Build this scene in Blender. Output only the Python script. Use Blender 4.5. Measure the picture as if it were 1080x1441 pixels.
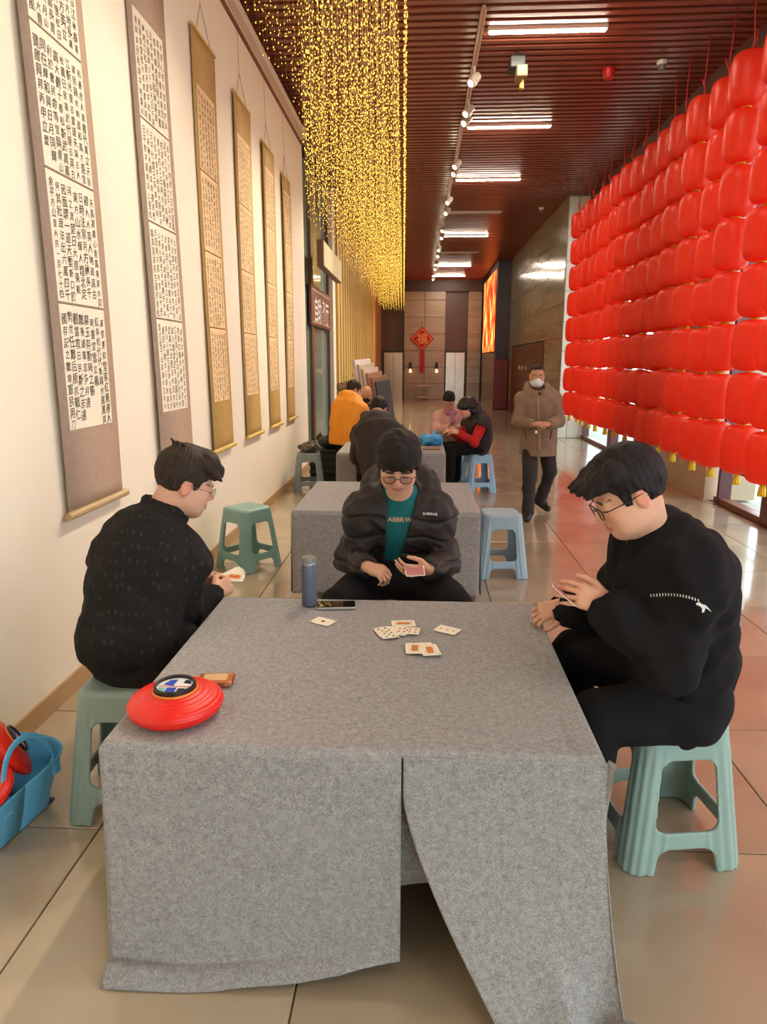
import bpy, bmesh, math, random
import numpy as np
from mathutils import Vector, Matrix
scene = bpy.context.scene
for o in list(bpy.data.objects): bpy.data.objects.remove(o, do_unlink=True)
COL = scene.collection
random.seed(7); RNG = np.random.default_rng(11)

# ------------------------------------------------------------ camera
FPX, CAMH = 960.0, 1.65
PITCH = math.atan(212/960); YAW = math.atan(54*math.cos(PITCH)/FPX)
cam_d = bpy.data.cameras.new('camera'); cam = bpy.data.objects.new('camera', cam_d); COL.objects.link(cam)
cam_d.sensor_fit = 'VERTICAL'; cam_d.sensor_height = 36.0; cam_d.lens = FPX/1441*36.0
cam_d.clip_start = 0.05; cam_d.clip_end = 300
cam.location = (0, 0, CAMH); cam.rotation_euler = (math.pi/2-PITCH, 0, YAW)
scene.camera = cam
_R = np.array([math.cos(YAW), math.sin(YAW), 0])
_F = np.array([-math.sin(YAW)*math.cos(PITCH), math.cos(YAW)*math.cos(PITCH), -math.sin(PITCH)])
_U = np.array([-math.sin(YAW)*math.sin(PITCH), math.cos(YAW)*math.sin(PITCH), math.cos(PITCH)])
_C = np.array([0, 0, CAMH])
def on(x, y, ax, v):
    d = _F+_R*(x-540)/FPX+_U*(720.5-y)/FPX
    return _C+d*((v-_C[ax])/d[ax])
def PY(x, y, Y): return on(x, y, 1, Y)
def PZ(x, y, Z): return on(x, y, 2, Z)

# ------------------------------------------------------------ world, exposure
def lin(r, g, b): return tuple(((c/255)/12.92 if c/255 <= .04045 else ((c/255+.055)/1.055)**2.4) for c in (r, g, b))
world = bpy.data.worlds.new('sky'); scene.world = world; world.use_nodes = True
bg = world.node_tree.nodes['Background']; bg.inputs[0].default_value = (0.93, 0.97, 1.0, 1); bg.inputs[1].default_value = 3.5
vs = scene.view_settings
vs.view_transform = 'Standard'; vs.look = 'None'; vs.gamma = 1.0; vs.use_curve_mapping = False; vs.exposure = 0.74
LAMP_W = 95.0      # emission of the ceiling tubes
SPOT_W = 150.0

# ------------------------------------------------------------ materials
MATS = {}
def mat(name, col, rough=.5, metal=0., bump=0., bscale=60., var=0., vscale=6., spec=.5, trans=0., emit=None, estr=0., sheen=0., coat=0., stretch=(1, 1, 1), ior=None, col2=None):
    if name in MATS: return MATS[name]
    m = bpy.data.materials.new(name); m.use_nodes = True; nt = m.node_tree; N = nt.nodes; L = nt.links
    b = N['Principled BSDF']
    c = lin(*col); b.inputs['Base Color'].default_value = (*c, 1)
    b.inputs['Roughness'].default_value = rough; b.inputs['Metallic'].default_value = metal
    b.inputs['Specular IOR Level'].default_value = spec
    if ior: b.inputs['IOR'].default_value = ior
    if coat: b.inputs['Coat Weight'].default_value = coat; b.inputs['Coat Roughness'].default_value = .08
    if sheen: b.inputs['Sheen Weight'].default_value = sheen
    if trans: b.inputs['Transmission Weight'].default_value = trans
    if emit: b.inputs['Emission Color'].default_value = (*lin(*emit), 1); b.inputs['Emission Strength'].default_value = estr
    tc = mp = None
    if bump or var or col2:
        tc = N.new('ShaderNodeTexCoord'); mp = N.new('ShaderNodeMapping'); mp.inputs['Scale'].default_value = stretch
        L.new(tc.outputs['Object'], mp.inputs[0])
    if var or col2:
        n = N.new('ShaderNodeTexNoise'); n.inputs['Scale'].default_value = vscale; n.inputs['Detail'].default_value = 5
        L.new(mp.outputs[0], n.inputs['Vector'])
        r = N.new('ShaderNodeValToRGB'); r.color_ramp.elements[0].position = .33; r.color_ramp.elements[1].position = .67
        d = lin(*col2) if col2 else tuple(min(1, x*(1+var)) for x in c)
        a = c if col2 else tuple(x*(1-var) for x in c)
        r.color_ramp.elements[0].color = (*a, 1); r.color_ramp.elements[1].color = (*d, 1)
        L.new(n.outputs['Fac'], r.inputs[0]); L.new(r.outputs[0], b.inputs['Base Color'])
    if bump:
        n2 = N.new('ShaderNodeTexNoise'); n2.inputs['Scale'].default_value = bscale; n2.inputs['Detail'].default_value = 3
        L.new(mp.outputs[0], n2.inputs['Vector'])
        bp = N.new('ShaderNodeBump'); bp.inputs['Strength'].default_value = bump; bp.inputs['Distance'].default_value = .004
        L.new(n2.outputs['Fac'], bp.inputs['Height']); L.new(bp.outputs[0], b.inputs['Normal'])
    MATS[name] = m; return m
def emat(name, col, s, sampling=True):
    if name in MATS: return MATS[name]
    m = bpy.data.materials.new(name); m.use_nodes = True; nt = m.node_tree
    nt.nodes.remove(nt.nodes['Principled BSDF']); e = nt.nodes.new('ShaderNodeEmission')
    e.inputs[0].default_value = (*lin(*col), 1); e.inputs[1].default_value = s
    nt.links.new(e.outputs[0], nt.nodes['Material Output'].inputs[0])
    if not sampling: m.cycles.emission_sampling = 'NONE'
    MATS[name] = m; return m
def glassmat(name, tint, alpha):
    if name in MATS: return MATS[name]
    m = bpy.data.materials.new(name); m.use_nodes = True; nt = m.node_tree; N = nt.nodes
    N.remove(N['Principled BSDF'])
    t = N.new('ShaderNodeBsdfTransparent'); t.inputs[0].default_value = (*lin(*tint), 1)
    g = N.new('ShaderNodeBsdfGlossy'); g.inputs['Roughness'].default_value = .03
    x = N.new('ShaderNodeMixShader')
    x.inputs[0].default_value = .06; nt.links.new(t.outputs[0], x.inputs[1]); nt.links.new(g.outputs[0], x.inputs[2])
    nt.links.new(x.outputs[0], N['Material Output'].inputs[0]); MATS[name] = m; return m

# ------------------------------------------------------------ object helpers
def link(name, me, m=None, parent=None):
    o = bpy.data.objects.new(name, me); COL.objects.link(o)
    if m is not None and me is not None and not me.materials:
        for q in (m if isinstance(m, (list, tuple)) else [m]): me.materials.append(q)
    if parent is not None: o.parent = parent
    return o
def tag(o, label=None, cat=None, group=None, kind=None):
    if label: o['label'] = label
    if cat: o['category'] = cat
    if group: o['group'] = group
    if kind: o['kind'] = kind
    return o
def empty(name, loc=(0, 0, 0), rz=0.):
    o = bpy.data.objects.new(name, None); COL.objects.link(o); o.location = loc; o.rotation_euler = (0, 0, rz); o.empty_display_size = .05
    return o
def thing(name, label, cat, loc=(0, 0, 0), rz=0., group=None): return tag(empty(name, loc, rz), label, cat, group)
def copy_tree(o, parent=None):
    c = o.copy(); COL.objects.link(c)
    if parent is not None: c.parent = parent
    for ch in list(o.children): copy_tree(ch, c)
    return c
def mesh(name, v, f, smooth=False):
    me = bpy.data.meshes.new(name); me.from_pydata([tuple(map(float, p)) for p in v], [], [tuple(map(int, q)) for q in f]); me.update()
    if smooth: me.polygons.foreach_set('use_smooth', [True]*len(me.polygons))
    return me
class MB:
    """collects simple shapes into one mesh"""
    def __init__(s): s.v = []; s.f = []; s.mi = []
    def add(s, v, f, mi=0):
        n = len(s.v); s.v += [tuple(map(float, p)) for p in v]; s.f += [tuple(i+n for i in q) for q in f]; s.mi += [mi]*len(f); return s
    def box(s, lo, hi, mi=0, M=None):
        x0, y0, z0 = lo; x1, y1, z1 = hi
        v = [(x0, y0, z0), (x1, y0, z0), (x1, y1, z0), (x0, y1, z0), (x0, y0, z1), (x1, y0, z1), (x1, y1, z1), (x0, y1, z1)]
        if M is not None: v = [tuple(M @ Vector(p)) for p in v]
        return s.add(v, [(3, 2, 1, 0), (4, 5, 6, 7), (0, 1, 5, 4), (1, 2, 6, 5), (2, 3, 7, 6), (3, 0, 4, 7)], mi)
    def rbox(s, lo, hi, b=.01, mi=0, M=None, seg=2):
        bm = bmesh.new(); bmesh.ops.create_cube(bm, size=1)
        for v in bm.verts: v.co = [lo[i]+(v.co[i]+.5)*(hi[i]-lo[i]) for i in range(3)]
        bmesh.ops.bevel(bm, geom=list(bm.edges), offset=b, segments=seg, affect='EDGES', profile=.5)
        bm.verts.index_update(); v = [tuple((M @ x.co) if M is not None else x.co) for x in bm.verts]; f = [tuple(x.index for x in q.verts) for q in bm.faces]; bm.free()
        return s.add(v, f, mi)
    def tube(s, pts, r, n=8, mi=0, cap=True, flat=1.0, upv=None):
        pts = [Vector(tuple(map(float, p))) for p in pts]; rs = r if isinstance(r, (list, tuple)) else [r]*len(pts)
        base = len(s.v); V = []
        prev = None
        for i, p in enumerate(pts):
            t = (pts[min(i+1, len(pts)-1)]-pts[max(i-1, 0)]).normalized()
            if prev is None:
                a = Vector(upv) if upv else (Vector((0, 0, 1)) if abs(t.z) < .9 else Vector((1, 0, 0)))
            else: a = prev
            a = (a-t*a.dot(t)).normalized(); prev = a; b = t.cross(a)
            for k in range(n):
                q = 2*math.pi*k/n; V.append(p+a*math.cos(q)*rs[i]*flat+b*math.sin(q)*rs[i])
        F = []
        for i in range(len(pts)-1):
            for k in range(n): F.append((i*n+k, i*n+(k+1) % n, (i+1)*n+(k+1) % n, (i+1)*n+k))
        if cap: F.append(tuple(range(n-1, -1, -1))); F.append(tuple((len(pts)-1)*n+k for k in range(n)))
        return s.add(V, F, mi)
    def lathe(s, prof, n=24, c=(0, 0, 0), mi=0, cap=True):
        V = [(c[0]+r*math.cos(2*math.pi*k/n), c[1]+r*math.sin(2*math.pi*k/n), c[2]+z) for r, z in prof for k in range(n)]
        F = []
        for i in range(len(prof)-1):
            for k in range(n): F.append((i*n+k, i*n+(k+1) % n, (i+1)*n+(k+1) % n, (i+1)*n+k))
        if cap: F.append(tuple(range(n-1, -1, -1))); F.append(tuple((len(prof)-1)*n+k for k in range(n)))
        return s.add(V, F, mi)
    def me(s, name='m', smooth=False):
        m = mesh(name, s.v, s.f, smooth)
        if any(s.mi): m.polygons.foreach_set('material_index', s.mi)
        return m
    def build(s, name, m, parent=None, smooth=False, auto=None):
        o = link(name, s.me(name, smooth), m, parent)
        if auto:
            o.data.polygons.foreach_set('use_smooth', [True]*len(o.data.polygons)); o.data.set_sharp_from_angle(angle=math.radians(auto))
        return o
def struct(o, label=None): o['kind'] = 'structure'; o['label'] = label or o.name.replace('_', ' '); return o
def grid_mesh(name, fn, nu, nv, close=False):
    V = [fn(i/nu, j/nv) for j in range(nv+1) for i in range(nu+1)]
    F = [(j*(nu+1)+i, j*(nu+1)+i+1, (j+1)*(nu+1)+i+1, (j+1)*(nu+1)+i) for j in range(nv) for i in range(nu)]
    return mesh(name, V, F, True)
# text: glyph cache from the built-in font
GLY = {}
def glyph(ch, res=2, off=0.):
    key = (ch, res, off)
    if key in GLY: return GLY[key]
    cu = bpy.data.curves.new('g', 'FONT'); cu.body = ch; cu.resolution_u = res; cu.size = 1; cu.offset = off; cu.fill_mode = 'FRONT'
    o = bpy.data.objects.new('g', cu); COL.objects.link(o)
    dg = bpy.context.evaluated_depsgraph_get(); me = o.evaluated_get(dg).to_mesh()
    v = np.array([p.co[:] for p in me.vertices]) if len(me.vertices) else np.zeros((0, 3)); f = [tuple(p.vertices) for p in me.polygons]
    o.evaluated_get(dg).to_mesh_clear(); bpy.data.objects.remove(o); bpy.data.curves.remove(cu)
    if len(v):
        lo, hi = v.min(0), v.max(0); adv = hi[0]-lo[0]
    else: lo = hi = np.zeros(3); adv = .3
    GLY[key] = (v, f, lo, hi, adv); return GLY[key]
def word_mesh(txt, size, gap=.12, off=0.):
    """flat word in XY, centred; returns verts, faces, width"""
    V = []; F = []; x = 0
    for ch in txt:
        v, f, lo, hi, adv = glyph(ch, 2, off)
        if len(v):
            n = len(V); V += [((p[0]-lo[0]+x)*size, p[1]*size, 0) for p in v]; F += [tuple(i+n for i in q) for q in f]
        x += adv+gap
    w = (x-gap)*size
    return [(p[0]-w/2, p[1]-size*.36, 0) for p in V], F, w
# ============================================================ SETTING
T = .825; X0, X1 = -1.76, 3.5; YA, YB = -3.2, 30.7; ZC = 5.0
M_tile = mat('floor_tile', (168, 149, 124), rough=.2, var=.13, vscale=2.2, spec=.8, coat=.55, bump=.03, bscale=25)
M_tile2 = mat('floor_tile_b', (174, 156, 131), rough=.22, var=.11, vscale=1.7, spec=.8, coat=.55, bump=.03, bscale=22)
floor = struct(MB().box((X0-.3, YA, -.06), (X1+.1, YB+.2, -.012)).build('floor', mat('grout', (110, 98, 84), rough=.9)), 'grey-beige porcelain tiled hall floor')
xs = [X0]+[x for x in [-1.145+T*i for i in range(-1, 7)] if X0+.05 < x < X1-.05]+[X1]
ys = [y for y in [2.1+T*i for i in range(-7, 36)] if YA <= y < YB-.1]+[YB]
tile_me = {}
for i in range(len(xs)-1):
    for j in range(len(ys)-1):
        w, d = round(xs[i+1]-xs[i]-.005, 3), round(ys[j+1]-ys[j]-.005, 3)
        k = (w, d, (i*3+j*5) % 2)
        if k not in tile_me:
            m = MB(); b = .0025
            m.add([(-w/2, -d/2, -.012), (w/2, -d/2, -.012), (w/2, d/2, -.012), (-w/2, d/2, -.012), (-w/2, -d/2, -b), (w/2, -d/2, -b), (w/2, d/2, -b), (-w/2, d/2, -b),
                   (-w/2+b, -d/2+b, 0), (w/2-b, -d/2+b, 0), (w/2-b, d/2-b, 0), (-w/2+b, d/2-b, 0)],
                  [(0, 1, 5, 4), (1, 2, 6, 5), (2, 3, 7, 6), (3, 0, 4, 7), (4, 5, 9, 8), (5, 6, 10, 9), (6, 7, 11, 10), (7, 4, 8, 11), (8, 9, 10, 11)])
            me = m.me('tile'); me.materials.append(M_tile if k[2] else M_tile2); tile_me[k] = me
        o = link('tile', tile_me[k], None, floor); o.location = ((xs[i]+xs[i+1])/2, (ys[j]+ys[j+1])/2, 0)

# left wall
M_wall = mat('wall_paint', (236, 225, 206), rough=.75, var=.015, vscale=1.2, bump=.02, bscale=120)
wl = struct(MB().box((X0-.2, YA, 0), (X0, 10.6, 4.75)).build('wall_left', M_wall), 'cream painted wall carrying the hanging scrolls')
struct(MB().box((X0, YA, 0), (X0+.014, 10.6, .1)).build('baseboard_left', mat('skirting', (176, 140, 98), rough=.4)), 'tan tiled skirting along the cream wall')
struct(MB().box((X0, YA, 4.66), (X0+.02, 10.6, 4.70)).build('trim_1', mat('trim_red', (120, 62, 44), rough=.5)), 'thin red brown picture rail at wall top')
struct(MB().box((X0-.2, YA, 4.75), (X0+.07, 10.62, 4.84)).build('trim_2', mat('trim_white', (228, 216, 200), rough=.6)), 'white ledge along the top of the cream wall')
struct(MB().box((X0-.2, YA, 4.84), (X0-.02, 14.2, ZC)).build('trim_3', mat('dark_gap', (74, 52, 40), rough=.8)), 'dark strip between wall and ceiling')

# ceiling with slats
ceil = struct(MB().box((X0-.3, YA, ZC+.09), (6.0, YB+.3, ZC+.2)).build('ceiling', mat('ceiling_dark', (54, 32, 26), rough=.7)), 'dark ceiling behind red brown slats')
M_slat = mat('slat', (130, 70, 53), rough=.33, var=.18, vscale=2.5, stretch=(.4, 6, 6), spec=.5)
sl = MB().rbox((X0-.2, -.042, ZC), (6.0, .042, ZC+.05), .006, seg=1).me('slat'); sl.materials.append(M_slat)
y = -3.0
while y < YB:
    o = link('slat', sl, None, ceil); o.location = (0, y, 0); y += .145
# glass shopfront beyond the cream wall
M_frame = mat('shop_frame', (112, 84, 62), rough=.4)
w1 = struct(MB().box((X0-.12, 10.62, .05), (X0-.10, 13.75, 4.7)).build('window_1', mat('shop_glass', (122, 144, 138), rough=.08, spec=.9)), 'tall teal glass shopfront past the cream wall')
for a, b in ((10.62, 10.7), (11.55, 11.75), (13.68, 13.76)):
    MB().box((X0-.15, a, 0), (X0-.05, b, 4.7)).build('window_frame', M_frame, w1)
MB().box((X0-.15, 10.62, 0), (X0-.05, 13.76, .06)).build('window_sill', M_frame, w1)
struct(MB().box((X0-.3, 10.6, 0), (X0-.16, 13.9, 4.84)).build('wall_shop_back', mat('shop_dark', (70, 66, 58), rough=.8)), 'dim interior wall behind the shopfront glass')
struct(MB().box((X0-.2, 13.76, 0), (X0+.02, 14.15, 4.84)).build('trim_4', mat('jamb_white', (236, 230, 214), rough=.6)), 'white jamb between shopfront and golden slats')
# golden strip wall
wg = struct(MB().box((X0-.3, 14.15, 0), (X0-.06, YB, ZC)).build('wall_gold', mat('gold_wall', (160, 122, 66), rough=.6, var=.06)), 'warm yellow wall lined with vertical strips')
st = MB().rbox((-.05, -.13, 1.2), (.05, .13, 4.9), .008, seg=1).me('strip'); st.materials.append(mat('gold_strip', (228, 196, 118), rough=.45, var=.1, vscale=3, stretch=(1, 1, .2)))
for i in range(23):
    o = link('strip', st, None, wg); o.location = (X0+.0, 14.5+i*.50, 0)
MB().box((X0-.06, 14.15, 1.08), (X0+.06, 26, 1.18)).build('ledge', mat('ledge', (120, 84, 52), rough=.5), wg)
MB().box((X0-.06, 14.15, 0), (X0-.02, 26, 1.08)).build('dado', mat('dado', (126, 98, 66), rough=.5), wg)
# end wall with lifts
def XE(px, Y=YB): return float(PY(px, 500, Y)[0])
M_stone = mat('pier_stone', (160, 144, 118), rough=.22, var=.14, vscale=.9, stretch=(.5, 1, 4), spec=.6)
M_brown = mat('lift_surround', (88, 64, 47), rough=.3, var=.12, vscale=1, spec=.5)
we = struct(MB().box((-2.1, YB, 0), (4.2, YB+.2, ZC+.1)).build('wall_end', M_brown), 'far end wall with lifts and stone piers')
def panels(parent, x0, x1, n, rows, y, m, depth):
    dx = (x1-x0)/n
    for i in range(n):
        for (za, zb) in rows:
            MB().rbox((x0+i*dx+.008, y-depth, za+.006), (x0+(i+1)*dx-.008, y, zb-.006), .006, seg=1).build('stone_panel', m, parent)
rows = [(i*.7, (i+1)*.7) for i in range(7)]
panels(we, XE(569), XE(626), 2, rows, YB, M_stone, .30)
panels(we, XE(657), XE(676), 1, rows, YB, M_stone, .25)
panels(we, XE(522), XE(537), 1, rows, YB, M_stone, .25)
M_steel = mat('lift_steel', (196, 186, 172), rough=.22, metal=.9, var=.06, vscale=2)
for n, (a, b) in enumerate(((541, 567), (628, 654))):
    d = struct(MB().box((XE(a)-.1, YB-.05, 0), (XE(b)+.1, YB-.01, 2.12)).build('door_%d' % (n+1), mat('lift_frame', (58, 42, 32), rough=.35)), ['brushed steel lift door left of the stone pier', 'brushed steel lift door right of the stone pier'][n])
    mid = (XE(a)+XE(b))/2
    MB().box((XE(a), YB-.09, 0), (mid-.006, YB-.05, 2.02)).build('leaf', M_steel, d); MB().box((mid+.006, YB-.09, 0), (XE(b), YB-.05, 2.02)).build('leaf', M_steel, d)
struct(MB().box((-2.1, YB-.35, 4.55), (4.2, YB, ZC+.05)).build('trim_5', mat('soffit', (70, 44, 34), rough=.4)), 'dark soffit above the far end wall')
# right marble wall, doorway recess, white pillar
M_marble = mat('marble', (148, 138, 110), rough=.16, var=.16, vscale=1.1, stretch=(1, .6, 5), spec=.65)
M_white = mat('white_tile', (206, 202, 190), rough=.3, var=.03)
XR = 3.0
wr = struct(MB().box((XR+.05, 15.35, 0), (XR+.5, 24.6, ZC)).build('wall_right', mat('wall_right_core', (92, 80, 64), rough=.6)), 'polished brown marble wall beyond the lanterns')
k = 0
yy = 15.36
while yy < 24.5:
    y2 = min(yy+1.03, 24.6)
    for i in range(7):
        za, zb = i*.715, (i+1)*.715
        if yy > 17.0 and y2 < 23.9 and zb < 2.3: continue
        MB().rbox((XR, yy+.004, za+.004), (XR+.06, y2-.004, zb-.004), .003, seg=1).build('marble_panel', M_marble, wr)
    yy = y2
d3 = struct(MB().box((XR+.02, 17.42, 0), (XR+.05, 23.6, 2.14)).build('door_3', mat('door_recess', (52, 34, 26), rough=.5)), 'wide brown panelled doorway in the marble wall')
for i in range(4): MB().rbox((XR-.01, 17.5+i*1.52, .02), (XR+.03, 17.46+(i+1)*1.52, 2.1), .008, seg=1).build('door_leaf', mat('door_wood', (96, 56, 40), rough=.35, var=.15, vscale=2, stretch=(1, 6, .5)), d3)
for z, yv in ((1.42, 20.2), (1.42, 20.9), (1.42, 21.5)): MB().box((XR-.02, yv, z), (XR-.01, yv+.25, z+.1)).build('door_plate', mat('plate_white', (214, 206, 190), rough=.5), d3)
wp = struct(MB().box((XR, 15.28, 0), (X1+.1, 15.36, ZC)).build('wall_pillar', mat('pillar_core', (120, 118, 110), rough=.6)), 'white tiled pillar behind the far lanterns')
for i in range(8):
    for a, b in ((XR, XR+.2), (XR+.2, X1+.1)):
        MB().rbox((a+.004, 15.25, i*.62+.004), (b-.004, 15.29, (i+1)*.62-.004), .003, seg=1).build('wall_tile', M_white, wp)
# display column at the far right
wd = struct(MB().box((2.56, 24.62, 0), (XR+.6, YB, ZC)).build('wall_display', mat('dark_column', (52, 30, 36), rough=.3)), 'dark column block carrying the glowing red display')
scr_t = thing('wall_display_screen', 'glowing red and orange display at the far right', 'display', (2.55, 27.25, 2.0))
MB().box((-.008, -2.4, -.04), (.008, 2.4, 2.8)).build('casing', MATS['blk'] if 'blk' in MATS else mat('blk', (26, 26, 28), rough=.4), scr_t)
sc = MB().box((-.016, -2.35, 0), (-.009, 2.35, 2.75)).build('screen', None, scr_t)
m = bpy.data.materials.new('led'); m.use_nodes = True; nt = m.node_tree; nt.nodes.remove(nt.nodes['Principled BSDF'])
tc = nt.nodes.new('ShaderNodeTexCoord'); mp = nt.nodes.new('ShaderNodeMapping'); mp.inputs['Scale'].default_value = (1, 1.0, .55)
wv = nt.nodes.new('ShaderNodeTexNoise'); wv.inputs['Scale'].default_value = 2.2; wv.inputs['Detail'].default_value = 2
rp = nt.nodes.new('ShaderNodeValToRGB'); rp.color_ramp.elements[0].position = .48; rp.color_ramp.elements[0].color = (.8, .03, .01, 1); rp.color_ramp.elements[1].position = .72; rp.color_ramp.elements[1].color = (1, .62, .12, 1)
em = nt.nodes.new('ShaderNodeEmission'); em.inputs[1].default_value = 1.7
for a, b in ((tc.outputs['Object'], mp.inputs[0]), (mp.outputs[0], wv.inputs['Vector']), (wv.outputs['Fac'], rp.inputs[0]), (rp.outputs[0], em.inputs[0]), (em.outputs[0], nt.nodes['Material Output'].inputs[0])): nt.links.new(a, b)
sc.data.materials.append(m)
lw = struct(MB().box((2.54, 24.9, 0), (2.56, 29.6, 1.95)).build('trim_6', mat('glossy_wood', (128, 74, 44), rough=.12, spec=.8)), 'glossy brown panel below the display')
rp_ = tag(MB().rbox((2.5, 24.3, .004), (2.985, 24.6, 1.72), .02).build('red_cabinet', mat('red_door', (122, 22, 22), rough=.3)), 'dark red upright cabinet at the end of the marble wall', 'cabinet')

# right glazing behind the lanterns
XG = 3.55
M_mull = mat('mullion', (92, 48, 56), rough=.35)
M_pane = glassmat('pane_glass', (238, 246, 246), 0)
n = 2
for (a, b) in ((-2.9, 1.2), (1.2, 4.1), (4.1, 7.0), (7.0, 8.25), (10.7, 13.0), (13.0, 15.25)):
    n += 1
    w = struct(MB().box((XG+.04, a, .08), (XG+.05, b, 4.4)).build('window_%d' % n, M_pane), 'tall clear window pane behind the red lanterns, bay %d from the camera' % (n-2))
    MB().box((XG-.04, a-.09, 0), (XG+.12, a+.09, 4.9)).build('mullion', M_mull, w)
    MB().box((XG-.04, b-.16, 0), (XG+.1, b-.1, 4.9)).build('mullion', M_mull, w)
    MB().box((XG-.03, a, 0), (XG+.1, b, .07)).build('window_sill', mat('sill_red', (122, 72, 54), rough=.4), w)
    MB().box((XG-.02, a+.09, .42), (XG+.02, b-.1, .455)).build('guard_rail', mat('rail_black', (32, 28, 30), rough=.4), w)
    MB().box((XG-.04, a, 4.68), (XG+.1, b, 4.9)).build('window_head', M_mull, w)
struct(MB().box((XG-.1, 8.36, 0), (XG+.5, 10.6, 4.35)).build('wall_pier', mat('pier_beige', (190, 168, 142), rough=.3, var=.06, vscale=2)), 'beige stone pier between the windows')
struct(MB().box((XG-.12, -3.2, 4.35), (XG+.5, 15.25, ZC+.09)).build('trim_7', mat('header_brown', (96, 54, 42), rough=.5)), 'dark red brown header above the windows')
wb = struct(MB().box((X0-.3, YA-.2, 0), (1.0, YA, ZC+.1)).box((1.0, YA-.2, 2.5), (XG+.2, YA, ZC+.1)).build('wall_back', M_wall), 'cream wall behind the camera with an added daylight opening')
we2 = struct(MB().box((1.0, YA-.11, .02), (XG+.2, YA-.10, 2.5)).build('window_9', M_pane), 'unseen glazed opening added behind the camera for daylight')  # unseen opening, put in and sized to set the daylight from behind
for xx in (1.05, 2.25, 3.5): MB().box((xx-.05, YA-.18, 0), (xx+.05, YA-.04, 2.5)).build('mullion', M_mull, we2)
struct(MB().box((XG+.05, -12, -.1), (60, 60, -.03)).build('ground_outside', mat('paving', (196, 194, 188), rough=.8, var=.05)), 'pale paving outside the windows')
# ============================================================ CEILING FIXTURES
def linear_light(y, x0, x1, on_, label):
    t = thing('linear_light', label, 'ceiling light', ((x0+x1)/2, y, ZC), 0, 'linear ceiling lights')
    h = (x1-x0)/2
    MB().rbox((-h-.02, -.035, -.03), (h+.02, .035, .02), .006, seg=1).build('housing', mat('lamp_housing', (210, 200, 186), rough=.4), t)
    MB().rbox((-h, -.026, -.042), (h, .026, -.03), .004, seg=1).build('diffuser', emat('tube_on', (255, 244, 220), LAMP_W) if on_ else mat('tube_off', (190, 170, 150), rough=.3), t)
words = ['nearest', 'second', 'third', 'fourth', 'fifth', 'sixth', 'seventh', 'eighth']
for i in range(8):
    on_ = i not in (3, 5)
    linear_light(8.0+2.95*i, .66-.05*i*.5, 1.84-.05*i*.5, on_, ('lit' if on_ else 'unlit')+' white linear ceiling light, '+words[i]+' of the row in view')
for yv, lb in ((5.05, 'lit linear ceiling light just above the top edge of the picture'), (2.1, 'lit linear ceiling light straight above the card table'), (-.85, 'lit linear ceiling light behind the camera')):
    linear_light(yv, .66, 1.84, True, lb)
M_sw = mat('spot_white', (222, 206, 190), rough=.35)
M_spot = emat('spot_lens', (255, 236, 190), 40.)
def spot(x, y, aim, label, e):
    t = thing('spotlight', label, 'spotlight', (x, y, ZC-.06), 0, 'track spotlights')
    d = (Vector(aim)-Vector((x, y, ZC-.2))).normalized(); Q = d.to_track_quat('Z', 'Y').to_matrix().to_4x4(); Q.translation = Vector((0, 0, -.14))
    MB().tube([(0, 0, .0), (0, 0, -.1)], .012, 8).build('stem', M_sw, t)
    o = MB().lathe([(.03, -.09), (.045, -.085), (.052, -.02), (.055, .07), (.048, .075)], 20).build('head', M_sw, t, auto=40); o.matrix_local = Q
    o = MB().lathe([(.0, .068), (.046, .068), (.046, .074), (.0, .078)], 20, cap=False).build('lens', M_spot, t, smooth=True); o.matrix_local = Q
    o = MB().box((-.062, -.014, -.04), (-.056, .014, .03)).box((.056, -.014, -.04), (.062, .014, .03)).box((-.062, -.014, -.05), (.062, .014, -.04)).build('yoke', M_sw, t); o.matrix_local = Q
    if e:
        ld = bpy.data.lights.new('spot', 'SPOT'); ld.energy = e; ld.spot_size = math.radians(60); ld.spot_blend = .8; ld.color = (1, .86, .64); ld.shadow_soft_size = .05
        lo = bpy.data.objects.new('spot_beam', ld); COL.objects.link(lo); lo.parent = t
        Q2 = (-d).to_track_quat('Z', 'Y').to_matrix().to_4x4(); Q2.translation = Vector((0, 0, -.14))+d*.09; lo.matrix_local = Q2
TR = [(7.5, 10.2), (10.6, 12.8), (13.6, 15.9), (16.6, 18.9), (19.6, 22), (22.6, 25), (25.6, 28), (1.5, 3.7), (4.5, 6.8)]
for i, (a, b) in enumerate(TR):
    xx = .56-.008*(a-7.5)
    lab = ['track rail nearest the camera with three spotlights', 'second track rail with two spotlights', 'third track rail along the hall', 'fourth track rail along the hall', 'fifth track rail along the hall', 'sixth track rail along the hall', 'farthest track rail near the lifts', 'track rail above the card players', 'track rail before the first one in view'][i]
    MBt = MB().box((xx-.028, a, ZC-.045), (xx-.012, b, ZC)).box((xx+.012, a, ZC-.045), (xx+.028, b, ZC)).box((xx-.028, a, ZC-.02), (xx+.028, b, ZC))
    tag(MBt.build('light_track', mat('track_pink', (214, 186, 168), rough=.4)), lab, 'light track', 'light tracks')
    hs = {0: [8.75, 9.75, 10.1], 1: [12.2, 12.65], 7: [2.2, 3.4], 8: [5.2, 6.4]}.get(i, [a+1.2, b-.1])
    for j, yv in enumerate(hs):
        spot(xx, yv, (-1.76, yv-2.2, 1.9) if i < 3 or i > 6 else (-1.2, yv-3.0, .8), 'white spotlight number %s on the %s' % (['one', 'two', 'three'][j], lab), SPOT_W if (i < 3 or i > 6) else SPOT_W*1.3)
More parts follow.
